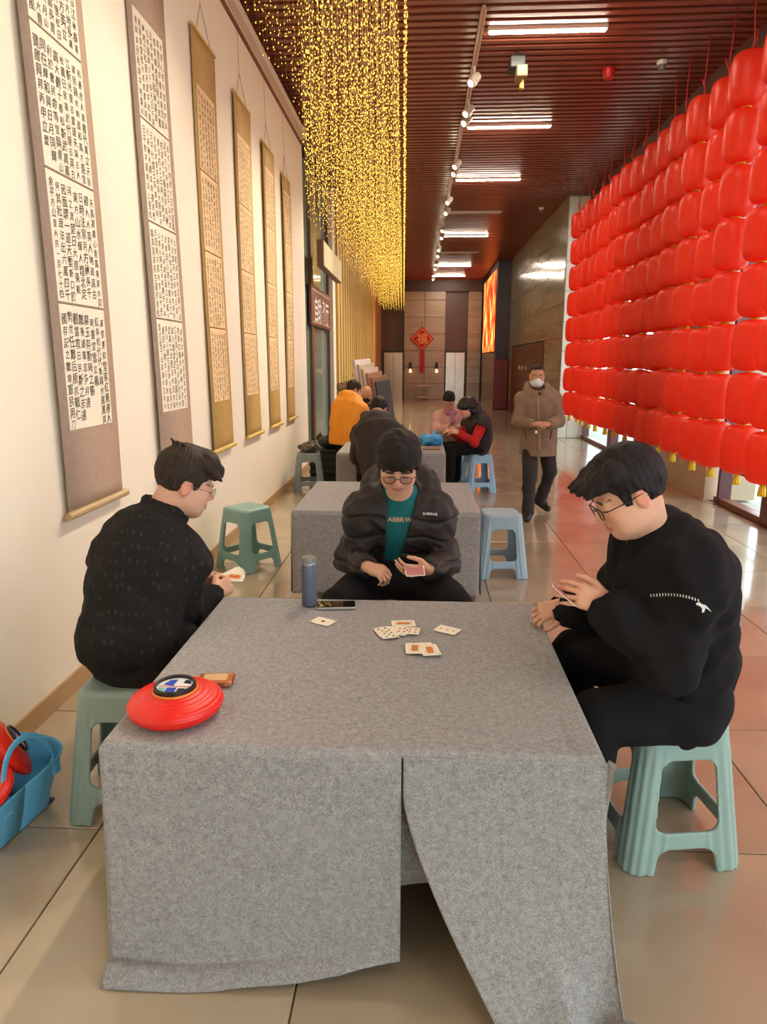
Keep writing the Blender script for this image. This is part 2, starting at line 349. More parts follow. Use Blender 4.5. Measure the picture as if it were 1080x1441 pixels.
# ceiling camera and dome sensors
t = thing('ceiling_projector', 'dark box projector hanging from the ceiling slats', 'projector', (1.02, 8.55, ZC))
MB().tube([(0, 0, 0), (0, 0, -.1)], .02, 8).build('stem', mat('blk', (26, 26, 28), rough=.4), t)
MB().rbox((-.09, -.12, -.2), (.08, .1, -.07), .015).build('body', MATS['blk'], t)
MB().rbox((-.02, -.16, -.30), (.10, .04, -.18), .015).build('lower_body', mat('olive', (132, 122, 92), rough=.4), t)
MB().lathe([(.022, -.40), (.03, -.39), (.026, -.29)], 14, (.05, -.06, 0)).build('lens_tube', mat('brassy', (206, 170, 80), rough=.3, metal=.5), t, auto=40)
for (x, y, lab) in ((2.7, 8.87, 'white dome sensor on the ceiling near the lantern tops'), (2.63, 16.5, 'white dome sensor on the ceiling above the marble wall'), (.95, 23.5, 'small white dome sensor on the far ceiling')):
    t = thing('dome_sensor', lab, 'sensor', (x, y, ZC), 0, 'ceiling dome sensors')
    MB().lathe([(.055, 0), (.06, -.02), (.05, -.045)], 18).build('base', mat('white_plastic', (222, 216, 206), rough=.35), t, auto=40)
    MB().lathe([(.045, -.045), (.042, -.075), (.028, -.098), (.001, -.105)], 18, cap=False).build('dome', mat('smoke_dome', (120, 116, 112), rough=.1), t, smooth=True)
tag(MB().lathe([(.07, 0), (.075, -.04), (.05, -.11), (.001, -.12)], 16, (2.15, 9.05, ZC)).build('alarm_bell', mat('alarm_red', (190, 26, 24), rough=.35), auto=40), 'small red alarm dome on the ceiling slats', 'alarm')
# ------------------------------------------------------------ fairy light curtain (nobody could count it)
oc = np.array([(1, 0, 0), (-1, 0, 0), (0, 1, 0), (0, -1, 0), (0, 0, 1), (0, 0, -1)], float); of = np.array([(0, 2, 4), (2, 1, 4), (1, 3, 4), (3, 0, 4), (2, 0, 5), (1, 2, 5), (3, 1, 5), (0, 3, 5)])
fr_ = np.random.default_rng(5); WV = []; BV = []
yv = 4.6
while yv < 25.5:
    xr = -.0262*yv
    for i in range(int((xr+1.52)/.088)+1):
        x = xr-i*.088+fr_.uniform(-.02, .02)*(i > 0); y_ = yv+fr_.uniform(-.06, .06); zb = 3.45+fr_.uniform(-.04, .08)
        if y_ > 10.5 and x < -1.44: continue
        if x/y_ < -.163 and y_ < 10.6: zb = 4.50+fr_.uniform(-.06, .1)
        r = .0011; WV.append([(x-r, y_, 4.98), (x+r, y_, 4.98), (x, y_+r, 4.98), (x-r, y_, zb), (x+r, y_, zb), (x, y_+r, zb)])
        z = np.arange(zb, 4.9, .09); n = len(z); z = z+fr_.uniform(0, .05, n)
        c = np.stack([x+fr_.uniform(-.012, .012, n), y_+fr_.uniform(-.012, .012, n), z], 1); rr = fr_.uniform(.0045, .0072, n)
        BV.append(c[:, None, :]+oc[None]*rr[:, None, None]*np.array([.8, .8, 1.35]))
    yv += .215
WV = np.array(WV).reshape(-1, 3); BV = np.concatenate(BV).reshape(-1, 3); nw = len(WV)//6; nb = len(BV)//6
wf = np.array([(0, 1, 4), (0, 4, 3), (1, 2, 5), (1, 5, 4), (2, 0, 3), (2, 3, 5)])
Ff = np.concatenate([(wf[None]+6*np.arange(nw)[:, None, None]).reshape(-1, 3), (of[None]+6*np.arange(nb)[:, None, None]).reshape(-1, 3)+len(WV)])
me = bpy.data.meshes.new('fairy'); VV_ = np.concatenate([WV, BV]).astype(np.float32)
me.vertices.add(len(VV_)); me.vertices.foreach_set('co', VV_.ravel()); me.loops.add(Ff.size); me.loops.foreach_set('vertex_index', Ff.astype(np.int32).ravel()); me.polygons.add(len(Ff))
me.polygons.foreach_set('loop_start', np.arange(0, Ff.size, 3, dtype=np.int32)); me.polygons.foreach_set('loop_total', np.full(len(Ff), 3, np.int32)); me.update(calc_edges=True)
me.polygons.foreach_set('material_index', np.concatenate([np.zeros(nw*6, np.int32), np.ones(nb*8, np.int32)]))
me.materials.append(mat('wire_gold', (205, 170, 110), rough=.4)); me.materials.append(emat('fairy_bulb', (255, 196, 78), 2.1, False))
tag(link('fairy_light_curtain', me), 'dense curtain of warm yellow fairy lights hanging from the ceiling', 'fairy lights', kind='stuff')

# ------------------------------------------------------------ scrolls
SCR = [  # y0, y1, top, panels z list, mount colour, paper colour
    (3.21, 3.83, 4.15, 'taupe'), (4.44, 5.08, 4.12, 'taupe'), (5.62, 6.22, 4.10, 'ochre'), (6.76, 7.38, 4.05, 'ochre'), (7.88, 8.46, 3.96, 'ochre'), (8.93, 9.46, 3.90, 'ochre')]
SLAB = ['taupe mounted calligraphy scroll nearest the camera on the cream wall', 'second taupe calligraphy scroll, behind the man in the patterned black jacket', 'first of the ochre calligraphy scrolls, beside the taupe ones', 'second ochre calligraphy scroll on the cream wall', 'third ochre calligraphy scroll on the cream wall', 'last narrow looking ochre scroll by the shopfront corner']
TX = {2: ['建國興邦丙申立盟', '同在輝和與日月同輝', '利於會民命等堂與青山', '高大觀十春松新武真萬'],
      1: ['余平方公里人民一百七十四', '何其壯哉法出六萬四千', '因面環一道天塹新口於', '河之流望日大原東觀', '東方山水輝人煌北定'],
      0: ['國存記之敵命軍民用刀', '勢世任敵后原抗戰仁', '觀當攻日民新之志達', '敵善諸軍志多月達', '陽玉存新時之勝', '時書堂雲立義']}
POOL = '山水雲月風光大道天地人民國家東方紅日春秋長江萬里同心立志高遠松青原野英雄千古新時代和平與善法書堂武真興'
M_ink = mat('ink', (66, 56, 48), rough=.8)
MOUNT = {'taupe': mat('mount_taupe', (176, 150, 130), rough=.7, var=.05, vscale=30, bump=.05, bscale=200), 'ochre': mat('mount_ochre', (186, 150, 84), rough=.6, var=.06, vscale=30, bump=.05, bscale=200)}
PAPER = {'taupe': mat('paper_white', (240, 228, 206), rough=.85, var=.02, vscale=8), 'ochre': mat('paper_cream', (238, 204, 156), rough=.85, var=.06, vscale=5)}
ZP = [1.31, 1.925, 2.52, 3.12, 3.73]
for si, (y0, y1, zt, mk) in enumerate(SCR):
    t = thing('hanging_scroll', SLAB[si], 'scroll', (X0, (y0+y1)/2, .9), 0, 'calligraphy scrolls on the left wall')
    w = (y1-y0)/2; H_ = zt-.9
    bend = lambda z: .022+.010*math.sin(z*1.3+si)
    def sheet(nm, a, b, za, zb, off, m, n=24):
        return link(nm, grid_mesh(nm, lambda u, v: (bend(za+(zb-za)*v)+off, a+(b-a)*u, za+(zb-za)*v), 2, n), m, t)
    o = sheet('mount', -w, w, 0, H_, 0, MOUNT[mk], 40)
    so = o.modifiers.new('s', 'SOLIDIFY'); so.thickness = .003; so.offset = -1
    MB().tube([(.03, -w-.03, .0), (.03, w+.03, .0)], .021, 12).build('bottom_rod', mat('rod_'+mk, (186, 160, 118) if mk == 'taupe' else (206, 178, 96), rough=.4), t, auto=50)
    MB().tube([(.024, -w-.005, H_), (.024, w+.005, H_)], .011, 8).build('top_rod', MATS['rod_'+mk], t, auto=50)
    MB().tube([(.024, -w*.6, H_), (.01, 0, H_+.25), (.024, w*.6, H_)], .0025, 5).tube([(.01, 0, H_+.25), (.006, 0, 4.66-.9)], .0015, 5).build('hanging_cord', mat('cord_brown', (120, 104, 84), rough=.7), t)
    pw = w-.075
    for pi in range(len(ZP)-1):
        za, zb = ZP[pi]-.9, ZP[pi+1]-.9
        if zb > H_: continue
        o = sheet('paper_panel', -pw, pw, za+.006, zb-.006, .0022, PAPER[mk], 8)
        nc = 8 if mk == 'taupe' else 6
        cols = list(TX.get(pi, [])) if si == 0 else []
        VV = []; FF = []
        rs = random.Random(si*10+pi)
        cw = 2*pw/(nc+.35)
        for c in range(nc):
            s = cols[c] if c < len(cols) else ''.join(rs.choice(POOL) for _ in range(rs.randint(9, 11)))
            ch_h = (zb-za-.05)/max(len(s), 9.5); sz = min(ch_h*.98, cw*1.02)
            yc = -pw+cw*(c+.68); drop = rs.uniform(0, .018)
            for r_, ch in enumerate(s):
                v, f, lo, hi, adv = glyph(ch, 1, .004 if si == 0 else -.003)
                if not len(v): continue
                k = sz*rs.uniform(.78, 1.08); sh = rs.uniform(-.12, .2); zc = zb-.03-drop-ch_h*(r_+.5)
                q = v-np.array([.5, .38, 0]); n = len(VV)
                for p in q:
                    zz = zc+p[1]*k+p[0]*k*.10
                    VV.append((bend(zz)+.0036, yc+rs.uniform(-.0006, .0006)+(p[0]+sh*p[1])*k*.92, zz))
                FF += [tuple(i+n for i in g) for g in f]
        link('calligraphy', mesh('calligraphy', VV, FF), M_ink, o)
    for pi in range(1, len(ZP)-1):
        z = ZP[pi]-.9
        if z < H_: MB().box((bend(z)+.001, -pw, z-.0025), (bend(z)+.0035, pw, z+.0025)).build('divider', mat('divider_'+mk, (150, 130, 110) if mk == 'taupe' else (150, 108, 60), rough=.7), t)

# ------------------------------------------------------------ lanterns
M_lan = bpy.data.materials.new('lantern_cloth'); M_lan.use_nodes = True; nt = M_lan.node_tree; N = nt.nodes; b = N['Principled BSDF']
b.inputs['Base Color'].default_value = (*lin(238, 72, 44), 1); b.inputs['Roughness'].default_value = .38
tr = N.new('ShaderNodeBsdfTranslucent'); tr.inputs[0].default_value = (1.0, .12, .06, 1)
mx = N.new('ShaderNodeMixShader'); mx.inputs[0].default_value = .46
nt.links.new(b.outputs[0], mx.inputs[1]); nt.links.new(tr.outputs[0], mx.inputs[2]); nt.links.new(mx.outputs[0], N['Material Output'].inputs[0])
LP = .478; LR = .165
hp = [(.042, .228), (.085, .226), (.122, .214), (.148, .186), (.162, .142), (.168, .08), (.170, .0)]
prof = hp+[(r, -z) for r, z in hp[-2::-1]]
# cloth body with shallow vertical ribs
nn = 48; V = []; Fl = []
for r, z in prof:
    for k in range(nn):
        a = 2*math.pi*k/nn; rr = r*(1-.012*(k % 2)); V.append((rr*math.cos(a), rr*math.sin(a), z))
for i in range(len(prof)-1):
    for k in range(nn): Fl.append((i*nn+k, (i+1)*nn+k, (i+1)*nn+(k+1) % nn, i*nn+(k+1) % nn))
lan_me = mesh('lantern_shade', V, Fl, True); lan_me.materials.append(M_lan)
M_gold = mat('lantern_gold', (226, 168, 54), rough=.3, metal=.6)
ring_me = MB().lathe([(.04, .0), (.047, .003), (.047, .013), (.04, .016), (.033, .013), (.033, .003), (.04, 0)], 24, cap=False).me('cap', True); ring_me.materials.append(M_gold)
cord_me = MB().tube([(0, 0, 0), (.004, 0, .03), (0, 0, .06)], .004, 6).me('cord', True); cord_me.materials.append(mat('cord_red', (190, 40, 30), rough=.6))
tas = MB(); 
for k in range(10):
    a = 2*math.pi*k/10; tas.tube([(.016*math.cos(a), .016*math.sin(a), 0), (.024*math.cos(a), .024*math.sin(a), -.05), (.027*math.cos(a), .027*math.sin(a), -.11)], [.007, .010, .011], 6)
tas.lathe([(.012, .012), (.02, .006), (.02, -.012)], 10)
tas_me = tas.me('tassel', True); tas_me.materials.append(mat('tassel_yellow', (236, 196, 40), rough=.6))
str_me = MB().tube([(0, 0, .0), (.012, .02, .12), (-.008, .01, .35), (0, 0, .64)], .006, 6).tube([(0, 0, .05), (.03, .02, .12), (.02, .05, .2)], .008, 6).me('hanging_string', True); str_me.materials.append(MATS['cord_red'])
ORD = ['bottom', 'second', 'third', 'fourth', 'fifth', 'sixth', 'seventh', 'top']
NTH = 'first second third fourth fifth sixth seventh eighth ninth tenth eleventh twelfth thirteenth fourteenth fifteenth sixteenth seventeenth eighteenth nineteenth twentieth twenty-first twenty-second twenty-third twenty-fourth twenty-fifth twenty-sixth'.split()
NC = 26; YL0 = .76
for c in range(NC):
    yc = YL0+.53*c+random.uniform(-.05, .05); zo = random.uniform(-.02, .02); xo = 3.0+random.uniform(-.03, .03)
    if c == 15: yc += .08
    from_far = NC-c
    for r in range(8):
        z = .60+.226+LP*r+zo
        t = thing('paper_lantern', '%s red lantern of the %s strand from the marble wall' % (('bottom' if r == 0 else 'topmost' if r == 7 else ORD[r]+'-lowest'), NTH[from_far-1]), 'lantern', (xo+random.uniform(-.012, .012), yc, z), random.uniform(0, 6), 'red lantern strands along the windows')
        link('lantern_shade', lan_me, None, t).scale = (1, 1, random.uniform(.98, 1.02))
        o = link('cap', ring_me, None, t); o.location = (0, 0, .222)
        o = link('cap', ring_me, None, t); o.location = (0, 0, -.238)
        if r < 7: o = link('cord', cord_me, None, t); o.location = (0, 0, .21)
        if r == 0: o = link('tassel', tas_me, None, t); o.location = (0, 0, -.23)
        if r == 7: o = link('hanging_string', str_me, None, t); o.location = (0, 0, .21)
# ------------------------------------------------------------ signs
t = thing('door_sign', 'brown door sign with white characters on the shopfront', 'sign', (X0-.05, 12.5, 2.55))
MB().rbox((-.02, -1.15, -.32), (.03, 1.15, .32), .01, seg=1).build('plate', mat('sign_brown', (112, 74, 62), rough=.4), t)
MB().box((.03, -1.05, .24), (.034, 1.05, .26)).box((.03, -1.05, -.27), (.034, 1.05, -.25)).build('border_line', mat('sign_line', (196, 170, 150), rough=.5), t)
v, f, w = word_mesh('自助餐厅', .44, .08, .012); link('lettering', mesh('lettering', [(.035, p[0], p[1]-.06) for p in v], f), mat('sign_white', (240, 232, 220), rough=.6), t)
t = thing('hanging_sign_box', 'beige box sign hanging above the shopfront door', 'sign', (-1.55, 11.95, 3.05))
MB().rbox((-.05, -1.15, 0), (.05, 1.15, .39), .006, seg=1).build('box', mat('box_brown', (104, 74, 58), rough=.5), t)
MB().box((.05, -1.13, .02), (.056, 1.13, .37)).build('face', mat('box_beige', (206, 190, 156), rough=.5), t)
MB().tube([(0, -.9, .39), (0, -.9, 1.95)], .008, 6).tube([(0, .9, .39), (0, .9, 1.95)], .008, 6).build('hanging_wire', mat('wire_dark', (70, 60, 52), rough=.5), t)
# chinese knot on the pier
kx, ky = XE(594, 30.35), 30.36
t = thing('chinese_knot', 'large red diamond knot ornament with gold character on stone pier', 'ornament', (kx, ky, 2.6))
M_kr = mat('knot_red', (176, 26, 24), rough=.5); M_kg = mat('knot_gold', (226, 150, 70), rough=.4)
for s_, dd, nm, mm in ((.52, .0, 'border', M_kr), (.44, .012, 'inner_border', M_kg), (.40, .02, 'field', M_kr)):
    MB().add([(0, -dd, -s_), (s_, -dd, 0), (0, -dd, s_), (-s_, -dd, 0), (0, .03, -s_), (s_, .03, 0), (0, .03, s_), (-s_, .03, 0)], [(0, 1, 2, 3), (4, 7, 6, 5), (0, 4, 5, 1), (1, 5, 6, 2), (2, 6, 7, 3), (3, 7, 4, 0)]).build(nm, mm, t)
v, f, w = word_mesh('福', .46, 0, .02); link('lettering', mesh('lettering', [(p[0], -.024, p[1]) for p in v], f), M_kg, t)
MB().box((-.09, -.01, -1.42), (.09, .02, -.5)).build('tassel', M_kr, t)
MB().tube([(0, 0, .5), (0, 0, .72)], .012, 6).build('hanging_loop', M_kr, t)
for px, lab in ((578, 'small dark wall lamp left of the knot tassel'), (615, 'small dark wall lamp right of the knot tassel')):
    t = thing('wall_lamp', lab, 'lamp', (XE(px, 30.35), 30.36, 1.35), 0, 'lamps on the stone pier')
    MB().rbox((-.06, -.1, -.02), (.06, .03, .25), .01, seg=1).build('bracket', MATS['blk'], t)
    MB().lathe([(.03, -.02), (.06, -.16), (.05, -.17)], 12, (0, -.05, 0)).build('shade', mat('lamp_shade_w', (230, 214, 180), rough=.4, emit=(255, 220, 160), estr=1.5), t, auto=40)
# ============================================================ implicit-surface modeller (smooth bodies, cloth, moulded plastic)
def nrm(v): v = np.asarray(v, float); return v/np.linalg.norm(v)
class Field:
    def __init__(s, lo, hi, h):
        s.h = h; s.lo = np.asarray(lo, float); n = np.ceil((np.asarray(hi, float)-s.lo)/h).astype(int)+1
        s.ax = [(s.lo[i]+h*np.arange(n[i])).astype(np.float32) for i in range(3)]; s.D = np.full(n, 1e3, np.float32)
    def sl(s, lo, hi, pad):
        r = []
        for i in range(3):
            a = int(max(0, math.floor((lo[i]-pad-s.lo[i])/s.h))); b = int(min(s.D.shape[i], math.ceil((hi[i]+pad-s.lo[i])/s.h)+1)); r.append(slice(a, max(a, b)))
        return tuple(r)
    def pts(s, sl): return s.ax[0][sl[0]][:, None, None], s.ax[1][sl[1]][None, :, None], s.ax[2][sl[2]][None, None, :]
    def comb(s, d, sl, k, op):
        a = s.D[sl]
        if op == 'u':
            if k <= 0: s.D[sl] = np.minimum(a, d)
            else:
                hh = np.clip(.5+.5*(a-d)/k, 0, 1); s.D[sl] = a+(d-a)*hh-k*hh*(1-hh)
        else:   # subtract
            d = -d
            if k <= 0: s.D[sl] = np.maximum(a, d)
            else:
                hh = np.clip(.5-.5*(a-d)/k, 0, 1); s.D[sl] = a+(d-a)*hh+k*hh*(1-hh)
    def cone(s, a, b, ra, rb, k=.02, op='u', flat=None, quilt=None):
        a = np.asarray(a, float); b = np.asarray(b, float); R = max(ra, rb)+(quilt[1] if quilt else 0)
        sl = s.sl(np.minimum(a, b)-R, np.maximum(a, b)+R, k+2.5*s.h)
        if 0 in s.D[sl].shape: return s
        x, y, z = s.pts(sl); px, py, pz = x-np.float32(a[0]), y-np.float32(a[1]), z-np.float32(a[2])
        d = b-a; dn = d@d
        t = np.clip((px*d[0]+py*d[1]+pz*d[2])/dn, 0, 1) if dn > 1e-9 else 0*px+0*py+0*pz
        qx, qy, qz = px-t*d[0], py-t*d[1], pz-t*d[2]
        n2 = qx*qx+qy*qy+qz*qz; fac = 1.
        if flat is not None:      # (axis, ratio): squash along axis
            ax, ra_ = flat; q = qx*ax[0]+qy*ax[1]+qz*ax[2]; n2 = n2+q*q*(1/ra_**2-1); fac = .5+.5*ra_
        r = ra+(rb-ra)*t
        if quilt:
            L = math.sqrt(dn); r = r+quilt[1]*np.sqrt(np.abs(np.sin(math.pi*t*L/quilt[0])))-quilt[1]*.6
        s.comb(((np.sqrt(n2)-r)*fac).astype(np.float32), sl, k, op); return s
    def ell(s, c, r, M=None, k=.02, op='u'):
        c = np.asarray(c, float); r = np.asarray(r, float); M = np.eye(3) if M is None else M   # columns of M: local axes
        ext = np.sqrt(((M*r)**2).sum(1)); sl = s.sl(c-ext, c+ext, k+2.5*s.h)
        if 0 in s.D[sl].shape: return s
        x, y, z = s.pts(sl); px, py, pz = x-np.float32(c[0]), y-np.float32(c[1]), z-np.float32(c[2])
        k0 = 0; k1 = 0
        for i in range(3):
            q = (px*M[0, i]+py*M[1, i]+pz*M[2, i])/r[i]; k0 = k0+q*q; k1 = k1+(q/r[i])**2
        k0 = np.sqrt(k0); k1 = np.sqrt(k1)+1e-6
        s.comb((k0*(k0-1)/k1).astype(np.float32), sl, k, op); return s
    def chain(s, pts, rs, k=.02, **kw):
        rs = rs if isinstance(rs, (list, tuple)) else [rs]*len(pts)
        for i in range(len(pts)-1): s.cone(pts[i], pts[i+1], rs[i], rs[i+1], k, **kw)
        return s
    def cut(s, p, n, k=0.):     # keep the side the normal points away from
        n = nrm(n); x, y, z = s.pts((slice(None),)*3)
        d = ((x-p[0])*n[0]+(y-p[1])*n[1]+(z-p[2])*n[2]).astype(np.float32)
        if k <= 0: s.D = np.maximum(s.D, d)
        else:
            hh = np.clip(.5-.5*(s.D-d)/k, 0, 1); s.D = s.D+(d-s.D)*hh+k*hh*(1-hh)
        return s
    def fn(s, f):
        x, y, z = s.pts((slice(None),)*3); s.D = f(s.D, x, y, z).astype(np.float32); return s
    def wrinkle(s, amp, freq, seed=1, dirs=None):
        r = np.random.default_rng(seed); x, y, z = s.pts((slice(None),)*3); w = 0
        for i in range(5):
            d = nrm(r.normal(size=3)*(np.array(dirs) if dirs is not None else 1))*freq*r.uniform(.6, 1.6)
            e = nrm(r.normal(size=3))*freq*.45
            w = w+np.sin(x*d[0]+y*d[1]+z*d[2]+r.uniform(0, 6)+1.6*np.sin(x*e[0]+y*e[1]+z*e[2]+r.uniform(0, 6)))
        near = np.abs(s.D) < .05
        s.D = np.where(near, s.D+np.float32(amp/2.2)*w, s.D).astype(np.float32); return s
    def mesh(s, smooth_it=1):
        D = s.D; S = D < 0; h = s.h
        n = D.shape
        c = np.zeros((n[0]-1, n[1]-1, n[2]-1), np.uint8)
        for i in (0, 1):
            for j in (0, 1):
                for k in (0, 1): c += S[i:n[0]-1+i, j:n[1]-1+j, k:n[2]-1+k]
        ii, jj, kk = np.nonzero((c > 0) & (c < 8)); m = len(ii)
        idx = np.full(c.shape, -1, np.int32); idx[ii, jj, kk] = np.arange(m)
        P = np.zeros((m, 3)); cnt = np.zeros(m)
        for ax in range(3):
            o1, o2 = [q for q in range(3) if q != ax]
            for a in (0, 1):
                for b in (0, 1):
                    off = [0, 0, 0]; off[o1] = a; off[o2] = b; e = list(off); e[ax] = 1
                    d0 = D[ii+off[0], jj+off[1], kk+off[2]]; d1 = D[ii+e[0], jj+e[1], kk+e[2]]
                    msk = (d0 < 0) != (d1 < 0); t = d0/np.where(msk, d0-d1, 1); q = np.tile(np.array(off, float), (m, 1)); q[:, ax] = t
                    P[msk] += q[msk]; cnt[msk] += 1
        P = P/cnt[:, None]+np.stack([ii, jj, kk], 1)
        Fs = []
        for ax in range(3):
            o1, o2 = (ax+1) % 3, (ax+2) % 3
            s0 = [slice(None)]*3; s1 = [slice(None)]*3; s0[ax] = slice(0, n[ax]-1); s1[ax] = slice(1, n[ax])
            A = S[tuple(s0)]; B = S[tuple(s1)]
            e = np.stack(np.nonzero(A != B), 1); e = e[(e[:, o1] > 0) & (e[:, o2] > 0) & (e[:, o1] < n[o1]-1) & (e[:, o2] < n[o2]-1)]
            fl = A[e[:, 0], e[:, 1], e[:, 2]]
            q = []
            for (a, b) in ((0, 0), (-1, 0), (-1, -1), (0, -1)):
                g = e.copy(); g[:, o1] += a; g[:, o2] += b; q.append(idx[g[:, 0], g[:, 1], g[:, 2]])
            q = np.stack(q, 1); q[~fl] = q[~fl][:, ::-1]; Fs.append(q)
        Fq = np.concatenate(Fs); Fq = Fq[(Fq >= 0).all(1)]
        V = s.lo+P*h
        for _ in range(smooth_it):
            acc = np.zeros_like(V); ct = np.zeros(len(V))
            for i in range(4):
                a, b = Fq[:, i], Fq[:, (i+1) % 4]
                np.add.at(acc, a, V[b]); np.add.at(ct, a, 1); np.add.at(acc, b, V[a]); np.add.at(ct, b, 1)
            V = V*.5+.5*acc/np.maximum(ct, 1)[:, None]
        return V, Fq
def fast_mesh(name, V, Fq, smooth=True):
    me = bpy.data.meshes.new(name); me.vertices.add(len(V)); me.vertices.foreach_set('co', np.asarray(V, np.float32).ravel())
    Fq = np.asarray(Fq, np.int32); k = Fq.shape[1]
    me.loops.add(Fq.size); me.loops.foreach_set('vertex_index', Fq.ravel()); me.polygons.add(len(Fq))
    me.polygons.foreach_set('loop_start', np.arange(0, Fq.size, k, dtype=np.int32)); me.polygons.foreach_set('loop_total', np.full(len(Fq), k, np.int32))
    me.update(calc_edges=True)
    if smooth: me.polygons.foreach_set('use_smooth', np.ones(len(Fq), bool))
    return me
def sub_mesh(name, V, Fq, mask):
    f = Fq[mask]; u, inv = np.unique(f.ravel(), return_inverse=True); return fast_mesh(name, V[u], inv.reshape(f.shape))
def biggest(V, Fq):     # keep the largest connected piece
    par = np.arange(len(V))
    for _ in range(200):
        m = par[Fq].min(1); new = par.copy()
        for i in range(4): np.minimum.at(new, Fq[:, i], m)
        new = new[new]
        if (new == par).all(): break
        par = new
    u, c = np.unique(par[Fq[:, 0]], return_counts=True); keep = u[c.argmax()]
    f = Fq[par[Fq[:, 0]] == keep]; uu, inv = np.unique(f.ravel(), return_inverse=True); return V[uu], inv.reshape(f.shape)

# ============================================================ STOOLS
SH = .50
def stool_meshes():
    F = Field((-.23, -.23, -.01), (.23, .23, SH+.03), .0045)
    def f(D, x, y, z):
        def tap(z, a): return a+(0.205-a)*(1-np.clip(z/SH, 0, 1))**1.0
        def sq(hw, rad, zt):
            qx = np.abs(x)-hw+rad; qy = np.abs(y)-hw+rad
            d = np.sqrt(np.maximum(qx, 0)**2+np.maximum(qy, 0)**2)+np.minimum(np.maximum(qx, qy), 0)-rad
            e = z-zt; rr = .022
            return np.minimum(np.maximum(d+rr, e+rr), 0)+np.sqrt(np.maximum(d+rr, 0)**2+np.maximum(e+rr, 0)**2)-rr
        hw = tap(z, .148); outer = sq(hw, .055, SH)
        fl = np.where((np.abs(x) > .07) & (np.abs(y) > .07), .0022*np.sin((np.abs(x)-np.abs(y))*170), 0)*np.clip((SH-.06-z)/.05, 0, 1)
        inner = sq(hw-.013, .045, SH-.014)
        d = np.maximum(outer+fl, -inner)
        # openings: arched window and foot notch on all four sides
        def win(u, v):
            w = .080+.040*(1-z/SH); c = .265; hh = .122
            q1 = np.abs(u)-w+.035; q2 = np.abs(z-c)-hh+.035
            a = np.sqrt(np.maximum(q1, 0)**2+np.maximum(q2, 0)**2)+np.minimum(np.maximum(q1, q2), 0)-.035
            q1 = np.abs(u)-.108+.02*z/.1+.03; q2 = z-.085+.03
            b = np.sqrt(np.maximum(q1, 0)**2+np.maximum(q2, 0)**2)+np.minimum(np.maximum(q1, q2), 0)-.03
            return np.minimum(a, b)
        d = np.maximum(d, -np.minimum(win(x, y), win(y, x)))
        d = np.maximum(d, -z)
        # little seat slot
        return d
    F.fn(f); V, Q = F.mesh(1); c = V[Q].mean(1)
    seat = c[:, 2] > .405
    rail = (~seat) & ((np.abs(c[:, 0]) < .095) | (np.abs(c[:, 1]) < .095)) & (c[:, 2] > .08) & (c[:, 2] < .16)
    out = [('seat', sub_mesh('seat', V, Q, seat))]
    for k, (sx, sy) in enumerate(((1, 0), (-1, 0), (0, 1), (0, -1))):
        m = rail & ((c[:, 0]*sx > np.abs(c[:, 1])) if sx else (c[:, 1]*sy > np.abs(c[:, 0])))
        out.append(('stretcher', sub_mesh('stretcher', V, Q, m)))
    leg = (~seat) & (~rail)
    for sx in (1, -1):
        for sy in (1, -1): out.append(('leg', sub_mesh('leg', V, Q, leg & (c[:, 0]*sx > 0) & (c[:, 1]*sy > 0))))
    return out
ST_ME = stool_meshes()
def stool(x, y, rz, col, label):
    t = thing('plastic_stool', label, 'stool', (x, y, 0), math.radians(rz), 'plastic stools')
    key = 'stool_%d_%d_%d' % col
    m = mat(key, col, rough=.38, var=.02, spec=.45)
    for nm, me in ST_ME:
        o = link(nm, me, None, t)
        if not me.materials: me.materials.append(None)
        o.material_slots[0].link = 'OBJECT'; o.material_slots[0].material = m
    return t
stool(-1.085, 2.32, 4, (140, 162, 154), 'grey-green stool under the man in the patterned black jacket')
stool(.86, 2.19, 8, (146, 172, 164), 'pale teal stool under the man in the plain black jacket')
stool(-1.41, 5.36, -36, (134, 176, 168), 'empty teal stool by the cream wall')
stool(.63, 5.28, 4, (150, 176, 190), 'empty blue-grey stool right of the middle table')
stool(-1.46, 8.76, 8, (138, 154, 154), 'grey stool against the wall under a dark bag')
stool(.74, 8.78, 14, (146, 190, 220), 'light blue stool under the woman with red sleeves')
stool(-.40, 6.80, 10, (176, 190, 196), 'pale stool under the person in the black jacket, back turned')
stool(-.1, 3.38, 0, (150, 176, 190), 'stool under the man in the puffer jacket')
# ============================================================ TABLES AND CLOTHS
M_felt = bpy.data.materials.new('grey_felt'); M_felt.use_nodes = True
nt = M_felt.node_tree; N = nt.nodes; b = N['Principled BSDF']; b.inputs['Roughness'].default_value = .95; b.inputs['Specular IOR Level'].default_value = .15; b.inputs['Sheen Weight'].default_value = .15
tc = N.new('ShaderNodeTexCoord'); mp = N.new('ShaderNodeMapping'); mp.inputs['Scale'].default_value = (1, 1, 1)
n1 = N.new('ShaderNodeTexNoise'); n1.inputs['Scale'].default_value = 62; n1.inputs['Detail'].default_value = 8; n1.inputs['Roughness'].default_value = .85
n2 = N.new('ShaderNodeTexNoise'); n2.inputs['Scale'].default_value = 420; n2.inputs['Detail'].default_value = 2
mxn = N.new('ShaderNodeMath'); mxn.operation = 'ADD'
r = N.new('ShaderNodeValToRGB'); r.color_ramp.elements[0].position = .39; r.color_ramp.elements[1].position = .61
r.color_ramp.elements[0].color = (*lin(112, 111, 114), 1); r.color_ramp.elements[1].color = (*lin(180, 176, 174), 1)
hf = N.new('ShaderNodeMath'); hf.operation = 'MULTIPLY'; hf.inputs[1].default_value = .5
bp = N.new('ShaderNodeBump'); bp.inputs['Strength'].default_value = .35; bp.inputs['Distance'].default_value = .002
